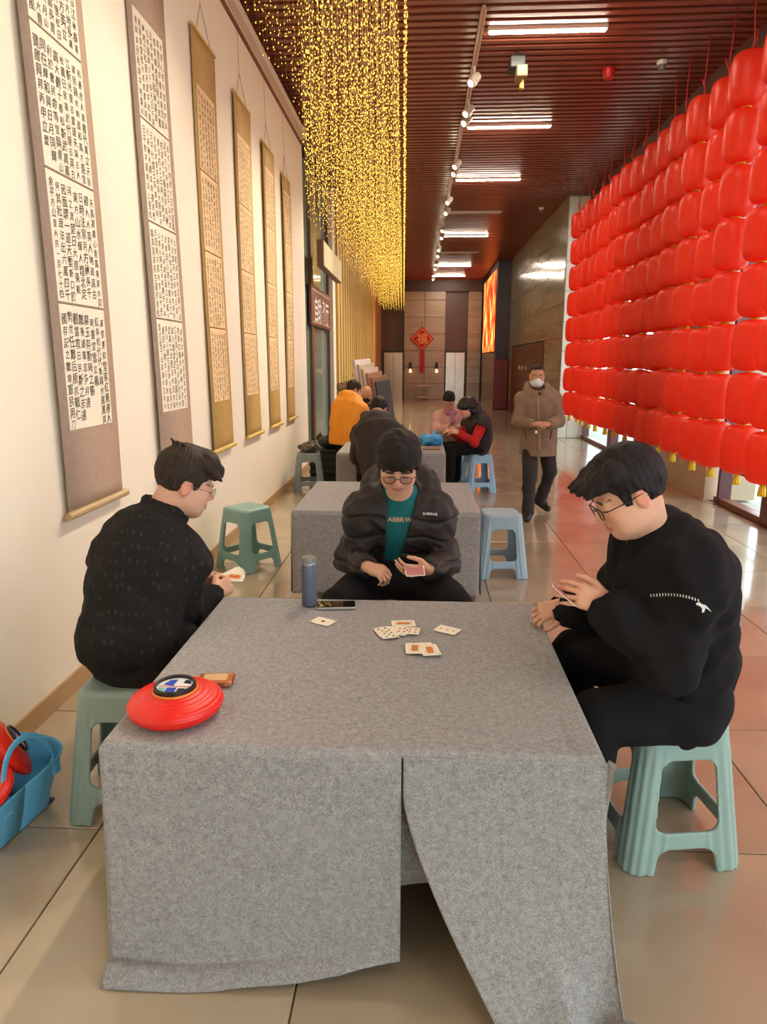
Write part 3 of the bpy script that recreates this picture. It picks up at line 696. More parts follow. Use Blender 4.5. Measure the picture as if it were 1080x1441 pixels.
for a, c in ((tc.outputs['Object'], mp.inputs[0]), (mp.outputs[0], n1.inputs['Vector']), (mp.outputs[0], n2.inputs['Vector']), (n1.outputs['Fac'], mxn.inputs[0]), (n2.outputs['Fac'], mxn.inputs[1]), (mxn.outputs[0], hf.inputs[0]), (hf.outputs[0], r.inputs[0]), (r.outputs[0], b.inputs['Base Color']), (n2.outputs['Fac'], bp.inputs['Height']), (bp.outputs[0], b.inputs['Normal'])): nt.links.new(a, c)
M_leg = mat('table_leg', (150, 148, 146), rough=.35, metal=.7)
def folding_table(x0, x1, y0, y1, z, label):
    t = thing('folding_table', label, 'table', ((x0+x1)/2, (y0+y1)/2, 0), 0, 'folding tables under grey cloths'); hx, hy = (x1-x0)/2-.03, (y1-y0)/2-.03
    MB().rbox((-hx, -hy, z-.035), (hx, hy, z-.008), .006, seg=1).build('tabletop', mat('table_board', (190, 170, 140), rough=.5), t)
    for sx in (-1, 1):
        for sy in (-1, 1): MB().tube([(sx*(hx-.06), sy*(hy-.06), 0), (sx*(hx-.06), sy*(hy-.06), z-.035)], .014, 10).build('leg', M_leg, t, auto=40)
    return t
ZT = .68
def thick(o, th=.003):
    s = o.modifiers.new('s', 'SOLIDIFY'); s.thickness = th; s.offset = 1; return o
def bumpy(x, y, a=.0025): return a*(math.sin(x*9+y*5)+math.sin(y*13-x*4+1.3)*.6)
def cloth(x0, x1, y0, y1, z, hem, label, front=True, seed=0):
    t = thing('tablecloth', label, 'tablecloth', (0, 0, 0), 0, 'grey felt tablecloths')
    rd = .016
    def top(u, v):
        x = x0+(x1-x0)*u; y = y0+(y1-y0)*v; e = min(x-x0, x1-x, y-y0, y1-y)
        zz = z+bumpy(x, y, .0014)*min(1, e*20)
        if e < rd: zz -= rd-math.sqrt(max(0, rd**2-(rd-e)**2))
        c = abs(x-(x1-.055-.03*(1-v)))           # crease along the right edge
        if c < .012: zz -= .004*(1-c/.012)
        return (x, y, zz)
    # denser near edges
    def dens(u):
        return u if False else (.5-.5*math.cos(math.pi*u))*.5+u*.5
    me = grid_mesh('cloth_top', lambda u, v: top(dens(u), dens(v)), 90, 80)
    link('cloth_top', me, M_felt, t)
    zb = z-rd
    ph = seed*1.7
    def wav(s, v): return v*v*(.012*math.sin(s*7+ph)+.008*math.sin(s*15+1+ph))
    thick(link('side_drape', grid_mesh('d', lambda u, v: (x0-v*.016-wav(u*1.2, v)*(1-u**6), y1+(y0-y1)*u-.028*v*v*u**8*(not front), zb+(hem-zb)*v), 40, 24), M_felt, t))
    thick(link('side_drape', grid_mesh('d', lambda u, v: (x1+v*.018+wav(u*1.2+3, v)*(1-(1-u)**6)+.035*v*v*(1-u)**8*(not front), y0+(y1-y0)*u-.17*v**1.9*(1-u)**8*(not front), zb+(hem-zb)*v), 40, 24), M_felt, t))
    thick(link('back_drape', grid_mesh('d', lambda u, v: (x1+(x0-x1)*u, y1+v*.016+wav(u*1.3, v), zb+(hem-zb)*v), 40, 24), M_felt, t))
    if front: thick(link('front_drape', grid_mesh('d', lambda u, v: (x0+(x1-x0)*u, y0-v*.018-wav(u*1.3+2, v), zb+(hem-zb)*v), 40, 24), M_felt, t))
    return t, zb
folding_table(-.83, .47, 1.56, 2.70, ZT, 'folding table hidden under the near grey cloth')
t, zb = cloth(-.83, .475, 1.56, 2.70, ZT, .004, 'grey felt cloth over the near card table, slit at the front', front=False)
t.name = 'tablecloth'
XS = -.04
def fl(u, v):       # left front flap, puddling at lower left
    x = -.83+(XS+.83)*u; zf = .0+.055*max(0, u-.3)**1.3*2
    s = v
    out = -.003+.026*s*s+.010*math.sin(u*5+.6)*s*s
    if s < .86: z_ = zb+(zf+.035-zb)*(s/.86); y_ = 1.556-out
    else:
        q = (s-.86)/.14; ql = (1-u)**.7                       # hem kicks out over the floor on the left
        z_ = max(.006, zf+.035-(.035*q)+.022*ql*math.sin(q*3.1)*(1.2-u)+.004*math.sin(u*17)*q); y_ = 1.556-out-(.03+.03*ql)*q*(1 if u < .8 else (1-u)/.2)
    x -= .014*s*(1-u)**3
    return (x, y_, z_)
thick(link('front_flap', grid_mesh('d', fl, 70, 60), M_felt, t))
def fr(u, v):       # right front flap, swung open and trailing forward to the right
    s = v*1.14
    xl = XS+.005+(.33*max(0, s-.16)**1.45 if s > .16 else 0); xr = .479+.05*s*s
    x = xl+(xr-xl)*u
    z_ = zb*(1-s) if s < 1 else 0
    y_ = 1.559-.165*s**1.9-.012*math.sin(u*4.5+1)*s*s
    if s > .72:
        q = (s-.72)/.42; z_ += .075*q*math.sin(u*9.5+2.2+q*1.5)*(.25+.75*u)*(1-.3*q)+.06*q*u; y_ -= .03*q*math.sin(u*11+1)*u
        x += .03*q*math.sin(u*6)
    return (x, y_, max(.006, z_+.004))
thick(link('front_flap', grid_mesh('d', fr, 70, 70), M_felt, t))
thick(link('inner_flap', grid_mesh('d', lambda u, v: (-.12+.5*u, 1.60+.02*math.sin(u*6)*v, zb-.004+(.23+.07*u-zb)*v), 24, 20), M_felt, t))
# tented fold at the right front corner
link('corner_fold', grid_mesh('d', lambda u, v: (.479+.014*math.sin(math.pi*u)*(1-v)+.05*.0, 1.562-.02*math.sin(math.pi*u)*(1-v)-.03*v*(.5-u), zb+.012-.22*v), 10, 14), M_felt, t)
folding_table(-.86, .40, 4.40, 5.55, ZT, 'folding table under the cloth behind the puffer jacket man')
cloth(-.86, .40, 4.40, 5.55, ZT, .11, 'grey felt cloth on the middle table behind the puffer jacket man', seed=1)
folding_table(-.92, .27, 7.35, 8.40, ZT, 'folding table under the farthest grey cloth')
cloth(-.92, .27, 7.35, 8.40, ZT, .08, 'grey felt cloth on the farthest table with the blue plastic bag', seed=2)

# ============================================================ THINGS ON THE NEAR TABLE
zt = ZT+.003
def at(px, py): return PZ(px, py, zt)
M_card = mat('card_white', (244, 236, 214), rough=.45); M_cr = mat('card_red', (196, 60, 40), rough=.5); M_cb = mat('card_black', (46, 46, 44), rough=.5); M_co = mat('card_orange', (222, 132, 44), rough=.5); M_cg = mat('card_green', (110, 120, 70), rough=.5); M_back = mat('card_back', (196, 120, 120), rough=.45, var=.3, vscale=300)
CW, CH = .0315, .044
card_me = MB().rbox((-CW, -CH, 0), (CW, CH, .0012), .0004, seg=1).me('card')
# rounded outline card
def rounded(w, h, r, n=4):
    pts = []
    for cx, cy, a0 in ((w-r, h-r, 0), (-w+r, h-r, 90), (-w+r, -h+r, 180), (w-r, -h+r, 270)):
        for i in range(n+1): a = math.radians(a0+90*i/n); pts.append((cx+r*math.cos(a), cy+r*math.sin(a)))
    return pts
def prism(pts, z0, z1):
    n = len(pts); V = [(x, y, z0) for x, y in pts]+[(x, y, z1) for x, y in pts]
    return V, [tuple(range(n-1, -1, -1)), tuple(range(n, 2*n))]+[(i, (i+1) % n, n+(i+1) % n, n+i) for i in range(n)]
m_ = MB(); m_.add(*prism(rounded(CW, CH, .004), 0, .0009)); card_me = m_.me('card'); card_me.materials.append(M_card)
def pip(kind, s):
    if kind == 'd': return [(0, -s), (s*.75, 0), (0, s), (-s*.75, 0)]
    if kind == 'h': return [(0, -s), (s*.9, .25*s), (s*.8, .8*s), (s*.4, s*.95), (0, .55*s), (-s*.4, s*.95), (-s*.8, .8*s), (-s*.9, .25*s)]
    if kind == 's': return [(0, s), (s*.85, -.1*s), (s*.7, -.55*s), (s*.15, -.5*s), (.35*s, -s), (-.35*s, -s), (-s*.15, -.5*s), (-s*.7, -.55*s), (-s*.85, -.1*s)]
    return [(s*math.cos(a*math.pi/4), s*math.sin(a*math.pi/4)) for a in range(8)]
LAY = {1: [(0, 0)], 3: [(0, .026), (0, 0), (0, -.026)], 8: [(-.013, .028), (.013, .028), (-.013, 0), (.013, 0), (-.013, -.028), (.013, -.028), (0, .014), (0, -.014)], 9: [(-.013, .03), (.013, .03), (-.013, .01), (.013, .01), (-.013, -.01), (.013, -.01), (-.013, -.03), (.013, -.03), (0, 0)], 5: [(-.013, .028), (.013, .028), (0, 0), (-.013, -.028), (.013, -.028)]}
def card_print(kind, n, parent, z=.0011):
    if kind in 'dhsc':
        m = MB()
        for (x, y) in LAY[n]:
            p = pip(kind, .0062 if n > 1 else .0085); m.add([(x+a, y+b, z) for a, b in p], [tuple(range(len(p)))])
        m.build('pips', M_cr if kind in 'dh' else M_cb, parent)
    else:
        fo = rounded(.020, .032, .003); fi = rounded(.0192, .0312, .003); k = len(fo)
        MB().add([(x, y, z) for x, y in fo]+[(x, y, z) for x, y in fi], [(i, (i+1) % k, k+(i+1) % k, k+i) for i in range(k)]).build('frame_print', M_cg, parent)
        fig = [(-.012, -.026), (.006, -.028), (.013, -.016), (.007, -.006), (.015, .006), (.012, .026), (-.006, .028), (-.013, .016), (-.007, .006), (-.015, -.006)]
        MB().add([(x, y, z) for x, y in fig], [tuple(range(10))]).build('figure_print', M_co, parent)
        m = MB()
        for (x, y) in ((.004, .016), (-.004, -.016), (0, 0), (-.008, .008), (.008, -.008)):
            p = pip('x', .0042); m.add([(x+a, y+b, z+.0001) for a, b in p], [tuple(range(8))])
        m.build('figure_detail', M_cg if kind == 'K' else M_cr, parent)
    m = MB()
    for sx in (1, -1):
        p = pip(kind if kind in 'dhsc' else 's', .0035); m.add([(sx*-.025+a, sx*.036+b, z) for a, b in p], [tuple(range(len(p)))])
    m.build('corner_index', M_cr if kind in 'dhK' else M_cb, parent)
def card(px, py, ang, lab, kind, n=1, lift=0.):
    q = at(px, py); t = thing('playing_card', lab, 'playing card', (q[0], q[1], zt+.0015+lift), math.radians(ang), 'playing cards on the table')
    link('card_face', card_me, None, t); card_print(kind, n, t); return t
card(455, 875, 62, 'single playing card lying alone near the thermos and phone', 'c', 1)
card(568, 878, 98, 'picture card at the back of the left cluster of cards', 'Q')
card(546, 893, 20, 'black eight card at the left end of the cluster', 's', 8, .003)
card(541, 890, 22, 'card half hidden under the black eight card', 'c', 5, .0015)
card(574, 889, 84, 'red nine card lying at the right of the cluster', 'h', 9, .003)
card(559, 889, 70, 'red card overlapped between the black eight and red nine', 'd', 5, .0015)
card(630, 887, 60, 'single card with few pips at the right of the table', 'd', 3)
card(584, 914, 3, 'orange picture card at the front left of the front cluster', 'K', 1, .003)
card(597, 913, 8, 'picture card in the middle of the front cluster', 'K', 1, .0015)
card(605, 917, 12, 'picture card at the right end of the front cluster', 'Q', 1, .0045)
# thermos
q = at(436, 851); t = thing('thermos_flask', 'slim blue-grey thermos flask standing on the grey tablecloth', 'thermos', (q[0], q[1], zt))
MB().lathe([(.026, 0), (.0305, .003), (.0315, .012), (.0315, .168), (.030, .174)], 32).build('body', mat('thermos_blue', (88, 94, 116), rough=.35), t, auto=35)
MB().lathe([(.030, .174), (.030, .178), (.031, .179), (.031, .198), (.029, .202), (.012, .203)], 32).build('lid', mat('thermos_lid', (120, 118, 118), rough=.35), t, auto=35)
MB().lathe([(.0308, .1735), (.0316, .175), (.0316, .178), (.0308, .1795)], 32, cap=False).build('steel_ring', mat('steel_ring', (190, 188, 184), rough=.2, metal=.9), t, smooth=True)
# phone
def phone(px, py, ang, lab):
    q = at(px, py); t = thing('smartphone', lab, 'phone', (q[0], q[1], zt+.001), math.radians(ang))
    m = MB(); m.add(*prism(rounded(.038, .08, .009), 0, .008)); m.build('body', mat('phone_rim', (196, 196, 190), rough=.25, metal=.4), t)
    m = MB(); m.add(*prism(rounded(.0355, .0775, .008), .008, .0086)); m.build('screen', mat('phone_screen', (12, 12, 14), rough=.08), t)
    m = MB()
    rr = random.Random(3)
    for i in range(26):
        x, y = rr.uniform(-.03, .03), rr.uniform(.022, .072); s = rr.uniform(.002, .006); p = pip('xd'[i % 2], s); m.add([(x+a, y+b, .0088) for a, b in p], [tuple(range(len(p)))])
    m.build('screen_picture', mat('screen_gold', (206, 178, 96), rough=.3), t)
    MB().box((.0375, .01, .002), (.0388, .03, .006)).build('side_button', MATS['phone_rim'], t); return t
phone(473, 853, 96, 'smartphone lying face up beside the thermos flask')
# orange-brown case
q = at(304, 961); t = thing('plastic_case', 'small orange-brown plastic case lying behind the red ribbon reel', 'case', (q[0], q[1], zt+.001), math.radians(7))
MB().rbox((-.054, -.034, 0), (.054, .034, .018), .006).build('body', mat('case_orange', (176, 104, 62), rough=.25, var=.1, vscale=30), t, auto=40)
m = MB(); m.add(*prism(rounded(.036, .022, .004), .018, .0192)); m.build('window', mat('case_pale', (214, 176, 132), rough=.3), t)
MB().rbox((.044, -.03, .004), (.0565, .03, .017), .003, seg=1).build('end_cap', mat('case_red', (150, 58, 44), rough=.3), t)
m = MB()
for i in range(7): m.box((-.03+i*.009, -.0345, .005), (-.025+i*.009, -.0338, .013))
m.build('side_print', mat('case_dark', (110, 44, 36), rough=.5), t)
# red ribbon reels
M_rib = mat('ribbon_red', (226, 34, 22), rough=.38, var=.06, vscale=40, spec=.5)
hp = [(.035, 0), (.09, 0), (.112, .006), (.125, .016), (.131, .027), (.128, .036), (.118, .043), (.104, .049), (.088, .054), (.072, .058), (.058, .060)]
reel_prof = [hp[0], hp[1]]
for i in range(1, len(hp)-1):
    for k in range(3):
        u = k/3; r_ = hp[i][0]+(hp[i+1][0]-hp[i][0])*u; z_ = hp[i][1]+(hp[i+1][1]-hp[i][1])*u; g = .0016 if k == 1 else -.0010
        reel_prof.append((r_+g*.8, z_+g*.6))
reel_prof.append(hp[-1])
reel_me = MB().lathe(reel_prof, 72, cap=True).me('ribbon', True); reel_me.materials.append(M_rib)
def reel(label, M):
    t = thing('ribbon_reel', label, 'ribbon reel'); t.matrix_world = M
    link('ribbon', reel_me, None, t)
    MB().lathe([(.052, .055), (.0575, .060), (.0575, .072), (.055, .0745), (.050, .073), (.050, .066)], 40, cap=False).build('core_ring', mat('reel_black', (34, 30, 30), rough=.4), t, auto=40)
    MB().lathe([(.059, .056), (.064, .0605), (.059, .064)], 40, cap=False).build('gold_band', mat('reel_gold', (226, 124, 40), rough=.35), t, smooth=True)
    lb_ = MB(); lb_.add(*prism([(.0503*math.cos(2*math.pi*i/40), .0503*math.sin(2*math.pi*i/40)) for i in range(40)], .064, .0668)); lb = lb_.build('label_disc', mat('reel_white', (226, 228, 232), rough=.5), t)
    blues = [((-.024, .004), (-.004, .0), (-.002, .026), (-.016, .024)), ((-.012, -.024), (.006, -.024), (.006, -.006), (-.012, -.006))]
    m = MB()
    for p in blues: m.add([(x*1.5, y*1.5, .0672) for x, y in p], [(0, 1, 2, 3)])
    m.build('label_print', mat('reel_blue', (40, 78, 190), rough=.3), lb)
    MB().add([(x*1.5, y*1.5, .0672) for x, y in ((.009, -.024), (.022, -.018), (.022, -.008), (.009, -.008))], [(0, 1, 2, 3)]).build('label_print', mat('reel_navy', (26, 34, 66), rough=.3), lb)
    MB().add([(x*1.5, y*1.5, .0672) for x, y in ((-.03, -.003), (.03, -.003), (.03, .000), (-.03, .000))], [(0, 1, 2, 3)]).build('label_print', mat('reel_pr', (206, 70, 70), rough=.3), lb)
    MB().add([(x*1.5, y*1.5, .0672) for x, y in ((-.026, -.018), (-.014, -.022), (-.014, -.007), (-.028, -.007))], [(0, 1, 2, 3)]).build('label_print', mat('reel_cyan', (120, 186, 196), rough=.3), lb)
    MB().add([(x*1.5, y*1.5, .0672) for x, y in ((.012, .012), (.028, .010), (.022, .024), (.012, .026))], [(0, 1, 2, 3)]).build('label_print', MATS['reel_navy'], lb)
    return t
q = at(249, 1003); reel('flat red ribbon reel with blue label on the table corner', Matrix.Translation((q[0], q[1], zt)) @ Matrix.Diagonal((1, 1, 1.22, 1)))
# ============================================================ BLUE BAG
bx, by = -1.545, 2.08
t = thing('blue_carry_bag', 'bright blue carry bag with strap handles on floor by the cream wall', 'bag', (bx, by, 0), math.radians(-8))
def bag_side(u, v):
    a = u*2*math.pi; ca, sa = math.cos(a), math.sin(a); e = .35
    w, d = .125+.05*v, .20+.05*v
    x = w*math.copysign(abs(ca)**e, ca); y = d*math.copysign(abs(sa)**e, sa)
    k = 1+.02*math.sin(5*a+v*4)
    return (x*k, y*k, .005+v*(.205+.03*abs(sa)**4-.012*abs(ca)**3))
o = link('bag_body', grid_mesh('b', bag_side, 72, 16), mat('bag_blue', (98, 184, 232), rough=.4, var=.05), t); thick(o, .004)
MB().rbox((-.125, -.20, 0), (.125, .20, .008), .003, seg=1).build('bag_base', mat('bag_base', (36, 62, 92), rough=.5), t)
for sx in (1, -1):
    pts = []
    for i in range(17):
        a = math.pi*i/16; pts.append((sx*(.165-.035*math.sin(a)), -.13*math.cos(a)*(1-.1*math.sin(a))+.05, 0.18+.16*math.sin(a)**.8))
    MB().tube(pts, .013, 8, flat=.3, upv=(1, 0, 0)).build('handle', MATS['bag_blue'], t, smooth=True)
    for yy in (-.08, .18): MB().rbox((sx*.155-.006, yy-.02, .13), (sx*.155+.012, yy+.02, .195), .004, seg=1).build('strap_patch', MATS['bag_blue'], t)
reel('red ribbon reel standing upright inside the blue bag', Matrix.Translation((bx+.055, by+.085, .285)) @ Matrix.Rotation(math.radians(38), 4, 'Z') @ Matrix.Rotation(math.radians(62), 4, 'Y') @ Matrix.Rotation(math.radians(0), 4, 'X') @ Matrix.Translation((0, 0, -.03)))
reel('red ribbon reel leaning at the near end of the blue bag', Matrix.Translation((bx+.045, by-.10, .195)) @ Matrix.Rotation(math.radians(20), 4, 'X') @ Matrix.Rotation(math.radians(-4), 4, 'Y'))
# ============================================================ BACKGROUND CLUTTER
F = Field((-.2, -.2, -.02), (.2, .2, .2), .008)
for i in range(9):
    a = i*.7; F.ell((.09*math.cos(a), .08*math.sin(a), .05+.012*(i % 3)), (.06, .055, .05), k=.03)
F.ell((0, 0, .06), (.11, .10, .06), k=.03); F.cone((.02, 0, .1), (.05, .02, .15), .03, .015, .02); F.wrinkle(.012, 55, 4); F.cut((0, 0, 0), (0, 0, -1))
V, Q = biggest(*F.mesh(1)); q = PZ(606, 622, ZT)
o = tag(link('plastic_bag', fast_mesh('bag', V, Q), mat('bag_sky', (70, 160, 224), rough=.3, var=.2, vscale=18)), 'crumpled sky blue plastic bag on the farthest table', 'plastic bag'); o.location = (q[0], 8.1, ZT+.004)
tag(MB().rbox((.02, 7.62, ZT+.004), (.22, 7.78, ZT+.014), .004, seg=1).build('wooden_tray', mat('tray_wood', (150, 104, 62), rough=.5)), 'small flat wooden tray on the farthest table', 'tray')
# dark crate and bags at the wall corner
t = thing('storage_crate', 'black storage crate on the floor beside the orange jacket person', 'crate', (-1.28, 9.36, 0), math.radians(4))
MB().rbox((-.24, -.2, 0), (.24, .2, .46), .02).build('body', mat('crate_black', (30, 34, 30), rough=.45), t, auto=40)
for i in range(4): MB().rbox((-.25, -.215, .06+i*.1), (.25, -.2, .10+i*.1), .004, seg=1).build('rib', mat('crate_rib', (44, 50, 44), rough=.4), t)
MB().rbox((-.255, -.215, .44), (.255, .215, .48), .01, seg=1).build('rim', MATS['crate_black'], t)
def lump(nm, lab, loc, sc, col, seed):
    F = Field((-.3, -.25, -.02), (.3, .25, .34), .010); r = np.random.default_rng(seed)
    F.ell((0, 0, .09), (.18, .13, .10), k=.04)
    for i in range(7): F.ell((r.uniform(-.15, .15), r.uniform(-.1, .1), r.uniform(.05, .17)), (r.uniform(.05, .09), r.uniform(.05, .08), r.uniform(.04, .08)), k=.04)
    F.cone((.02, 0, .12), (.14, .02, .27), .05, .02, .03); F.wrinkle(.012, 40, seed); F.cut((0, 0, 0), (0, 0, -1))
    V, Q = biggest(*F.mesh(1)); o = tag(link(nm, fast_mesh(nm, V*np.array(sc), Q), mat('lump%d' % seed, col, rough=.5, var=.15, vscale=12)), lab, 'bag'); o.location = loc; return o
lump('cloth_bag', 'dark brown cloth bag on the grey stool by the wall', (-1.46, 8.76, SH+.002), (.72, .8, .62), (74, 64, 54), 5)
lump('rucksack', 'black bag heaped on the storage crate', (-1.25, 9.33, .482), (.95, .9, .95), (40, 40, 38), 6)
# leaning display boards
cols = [(222, 206, 206), (196, 176, 150), (206, 186, 160), (166, 112, 76), (140, 96, 66), (58, 46, 42)]
labs = ['pale pink display board leaning at the front of the stack', 'grey-beige display board second in the leaning stack', 'cream display board in the middle of the leaning stack', 'orange-brown display board in the leaning stack', 'brown display board near the back of the leaning stack', 'dark board at the back of the leaning stack']
for i in range(6):
    M = Matrix.Translation((-.74+.055*i, 11.5+.05*i, 0)) @ Matrix.Rotation(math.radians(-8), 4, 'Y') @ Matrix.Rotation(math.radians(-14), 4, 'Z')
    t = thing('display_board', labs[i], 'board', group='leaning display boards'); t.matrix_world = M
    MB().rbox((-.03, -.4, .012), (.0, .4, 1.70-.07*i), .004, seg=1).build('board', mat('board%d' % i, cols[i], rough=.6, var=.08, vscale=4), t)
    MB().box((-.034, -.41, .012), (-.028, -.38, 1.71-.07*i)).box((-.034, .38, .012), (-.028, .41, 1.71-.07*i)).build('edge_strip', mat('board_edge', (190, 180, 170), rough=.5), t)
for i, px in enumerate((487, 502, 513)):
    q = PY(px, 545, 15.2+2.2*i); y_ = 15.2+2.2*i
    t = thing('ledge_ornament', 'small dark ornament on the golden wall ledge, %s of three' % ['nearest', 'middle', 'farthest'][i], 'ornament', (X0+.0, y_, 1.18), 0, 'dark ornaments on the ledge')
    MB().lathe([(.05, 0), (.055, .01), (.03, .04), (.05, .10), (.055, .15), (.025, .2), (.03, .24), (.015, .27)], 14).build('vase', MATS['blk'], t, auto=50)
    MB().lathe([(.06, 0), (.065, .006), (.06, .012)], 14, (0, 0, -.0)).build('foot', MATS['blk'], t, auto=50)
# console at the end wall
q = XE(596, 30.2); t = thing('console_stand', 'small pale metal stand with shelves at the foot of the stone pier', 'stand', (q, 30.1, 0))
for sx in (-.25, .25):
    for sy in (-.12, .12): MB().tube([(sx, sy, 0), (sx, sy, .62)], .015, 8).build('leg', mat('stand_metal', (206, 196, 178), rough=.3, metal=.3), t)
for z in (.12, .6): MB().rbox((-.28, -.15, z), (.28, .15, z+.03), .006, seg=1).build('shelf', MATS['stand_metal'], t)
# ============================================================ PEOPLE
SKIN = {}
def skin_mat(key, col, lip):
    m = bpy.data.materials.new('skin_'+key); m.use_nodes = True; nt = m.node_tree; b = nt.nodes['Principled BSDF']
    a = nt.nodes.new('ShaderNodeVertexColor'); a.layer_name = 'Col'; nt.links.new(a.outputs[0], b.inputs['Base Color'])
    b.inputs['Roughness'].default_value = .5; b.inputs['Subsurface Weight'].default_value = .12; b.inputs['Subsurface Radius'].default_value = (.012, .005, .003); b.inputs['Subsurface Scale'].default_value = 1.
    b.inputs['Specular IOR Level'].default_value = .35
    return m
def frame(f, u):
    f = nrm(f); u = np.asarray(u, float); u = nrm(u-f*(u@f)); return np.stack([np.cross(f, u), f, u], 1)
def A(*v): return np.array(v, float)
def head_sdf(F, c, M, s, neck, fine=True, ears=True):
    L = lambda x, y, z: c+M@(A(x, y, z)*s)
    e = lambda p, r, k, op='u': F.ell(L(*p), A(*r)*s, M, k*s, op)
    F.cone(L(0, -.03, -.02), neck, .056*s, .062*s, .02)
    e((0, -.014, .034), (.075, .094, .086), .02); e((0, .020, -.028), (.067, .070, .083), .03)
    e((0, .054, -.086), (.034, .032, .026), .028)
    for q in (-1, 1):
        e((q*.040, .026, -.058), (.026, .045, .034), .03); e((q*.036, .058, -.022), (.026, .026, .022), .02)
        e((q*.030, .079, .026), (.026, .012, .009), .014)
        e((q*.031, .098, .006), (.017, .014, .010), .012, 's'); e((q*.031, .077, .005), (.015, .0125, .0105), .005)
        if ears:
            e((q*.079, -.012, -.004), (.007, .019, .032), .008); e((q*.087, -.008, .0), (.004, .010, .018), .006, 's')
    F.cone(L(0, .086, .014), L(0, .103, -.022), .007*s, .0095*s, .012*s)
    for q in (-1, 1): e((q*.011, .094, -.026), (.008, .010, .007), .006)
    e((0, .087, -.053), (.023, .010, .0055), .006); e((0, .086, -.063), (.020, .010, .0065), .006); e((0, .099, -.058), (.021, .006, .0012), .003, 's')
def hand_sdf(F, w, f, n, side, curl=(.5, .8, .5), s=1., thumb=.5, spread=.06, fing=None):
    f = nrm(f); n = nrm(np.asarray(n, float)-f*(np.asarray(n, float)@f)); t = np.cross(n, f)*side
    w = np.asarray(w, float)
    F.cone(w-f*.015, w+f*.03*s, .024*s, .022*s, .015, flat=(n, .75))
    lat = (.029, .010, -.010, -.028); sc = (.95, 1.05, .98, .78); rad = (.0086, .0088, .0084, .0074)
    for i in range(4):
        kn = w+f*(.088-.004*abs(i-1.2))*s+t*lat[i]*s
        F.cone(w+f*.02*s+t*lat[i]*.55*s, kn, .0165*s, .0118*s, .010)
    F.ell(w+f*.055*s-n*.006*s, A(.036, .038, .013)*s, np.stack([t, f, n], 1), .012)
    for i in range(4):
        kn = w+f*(.088-.004*abs(i-1.2))*s+t*lat[i]*s; p = kn; a = 0
        cu = curl if fing is None else fing[i]
        for j, ln in enumerate((.044, .027, .022)):
            a += cu[j]; d = nrm(f*math.cos(a)-n*math.sin(a)+t*spread*(1.5-i)*(j == 0))
            q = p+d*ln*sc[i]*s; F.cone(p, q, (rad[i]-.0006*j)*s, (rad[i]-.0008*(j+1))*s, .0035 if j else .006); p = q
    b = w+f*.022*s+t*.024*s-n*.006*s
    d1 = nrm(t*.75+f*.75-n*.35); d2 = nrm(t*(.45-.5*thumb)+f*.95-n*(.2+.5*thumb)); d3 = nrm(t*(.2-.8*thumb)+f*.95-n*(.25+.6*thumb))
    p1 = b+d1*.042*s; p2 = p1+d2*.033*s; p3 = p2+d3*.027*s
    F.cone(b, p1, .0165*s, .0125*s, .012); F.cone(p1, p2, .0115*s, .0100*s, .006); F.cone(p2, p3, .0100*s, .0082*s, .004)
def torso_sdf(F, J, off, k=.05, fat=1., quilt=None, bottom=0.):
    tf = J['tf']; S = J.get('s', 1.)
    secs = [(J['pel'], .165, .70), (J['bel'], .155*fat, .74), (J['che'], .172*fat, .66)]
    P = [x[0] for x in secs]
    fl = (tf, .70+.03)
    r = lambda i: secs[i][1]*S+off
    F.cone(P[0]+(P[0]-P[1])*bottom, P[1], r(0), r(1), k, flat=fl, quilt=quilt); F.cone(P[1], P[2], r(1), r(2), k, flat=fl, quilt=quilt)
    top = J['nek']*.75+J['che']*.25
    F.cone(P[2], top, r(2)*.97, .075*S+off*.6, k, flat=fl)
    for q in 'RL':
        sh = J['sh'+q]; F.cone(J['nek']*.8+J['che']*.2, sh, .045*S+off*.6, .056*S+off, k); F.cone(P[2], sh, .10*S+off, .058*S+off, k)
def arm_sdf(F, J, q, off, k=.03, end=1., rs=(.054, .046, .042, .030), quilt=None, sleeve=False):
    S = J.get('s', 1.); sh, el, wr = J['sh'+q], J['el'+q], J['wr'+q]; w = el+(wr-el)*end
    F.cone(sh, el, rs[0]*S+off, rs[1]*S+off, k, quilt=quilt); F.cone(el, w, (rs[1] if sleeve else rs[2])*S+off, rs[3]*S+off, k*.7, quilt=quilt)
def leg_sdf(F, J, q, off, k=.04, end=1., rs=(.088, .064, .060, .040)):
    S = J.get('s', 1.); hp, kn, an = J['hip'+q], J['kn'+q], J['an'+q]; w = kn+(an-kn)*end
    F.cone(hp, kn, rs[0]*S+off, rs[1]*S+off, k); F.cone(kn, w, rs[2]*S+off, rs[3]*S+off, k*.6)
def bounds(J, pad=.16):
    P = np.array([v for k, v in J.items() if isinstance(v, np.ndarray) and v.shape == (3,) and k not in ('tf', 'hf', 'hu')]); return P.min(0)-pad, P.max(0)+pad
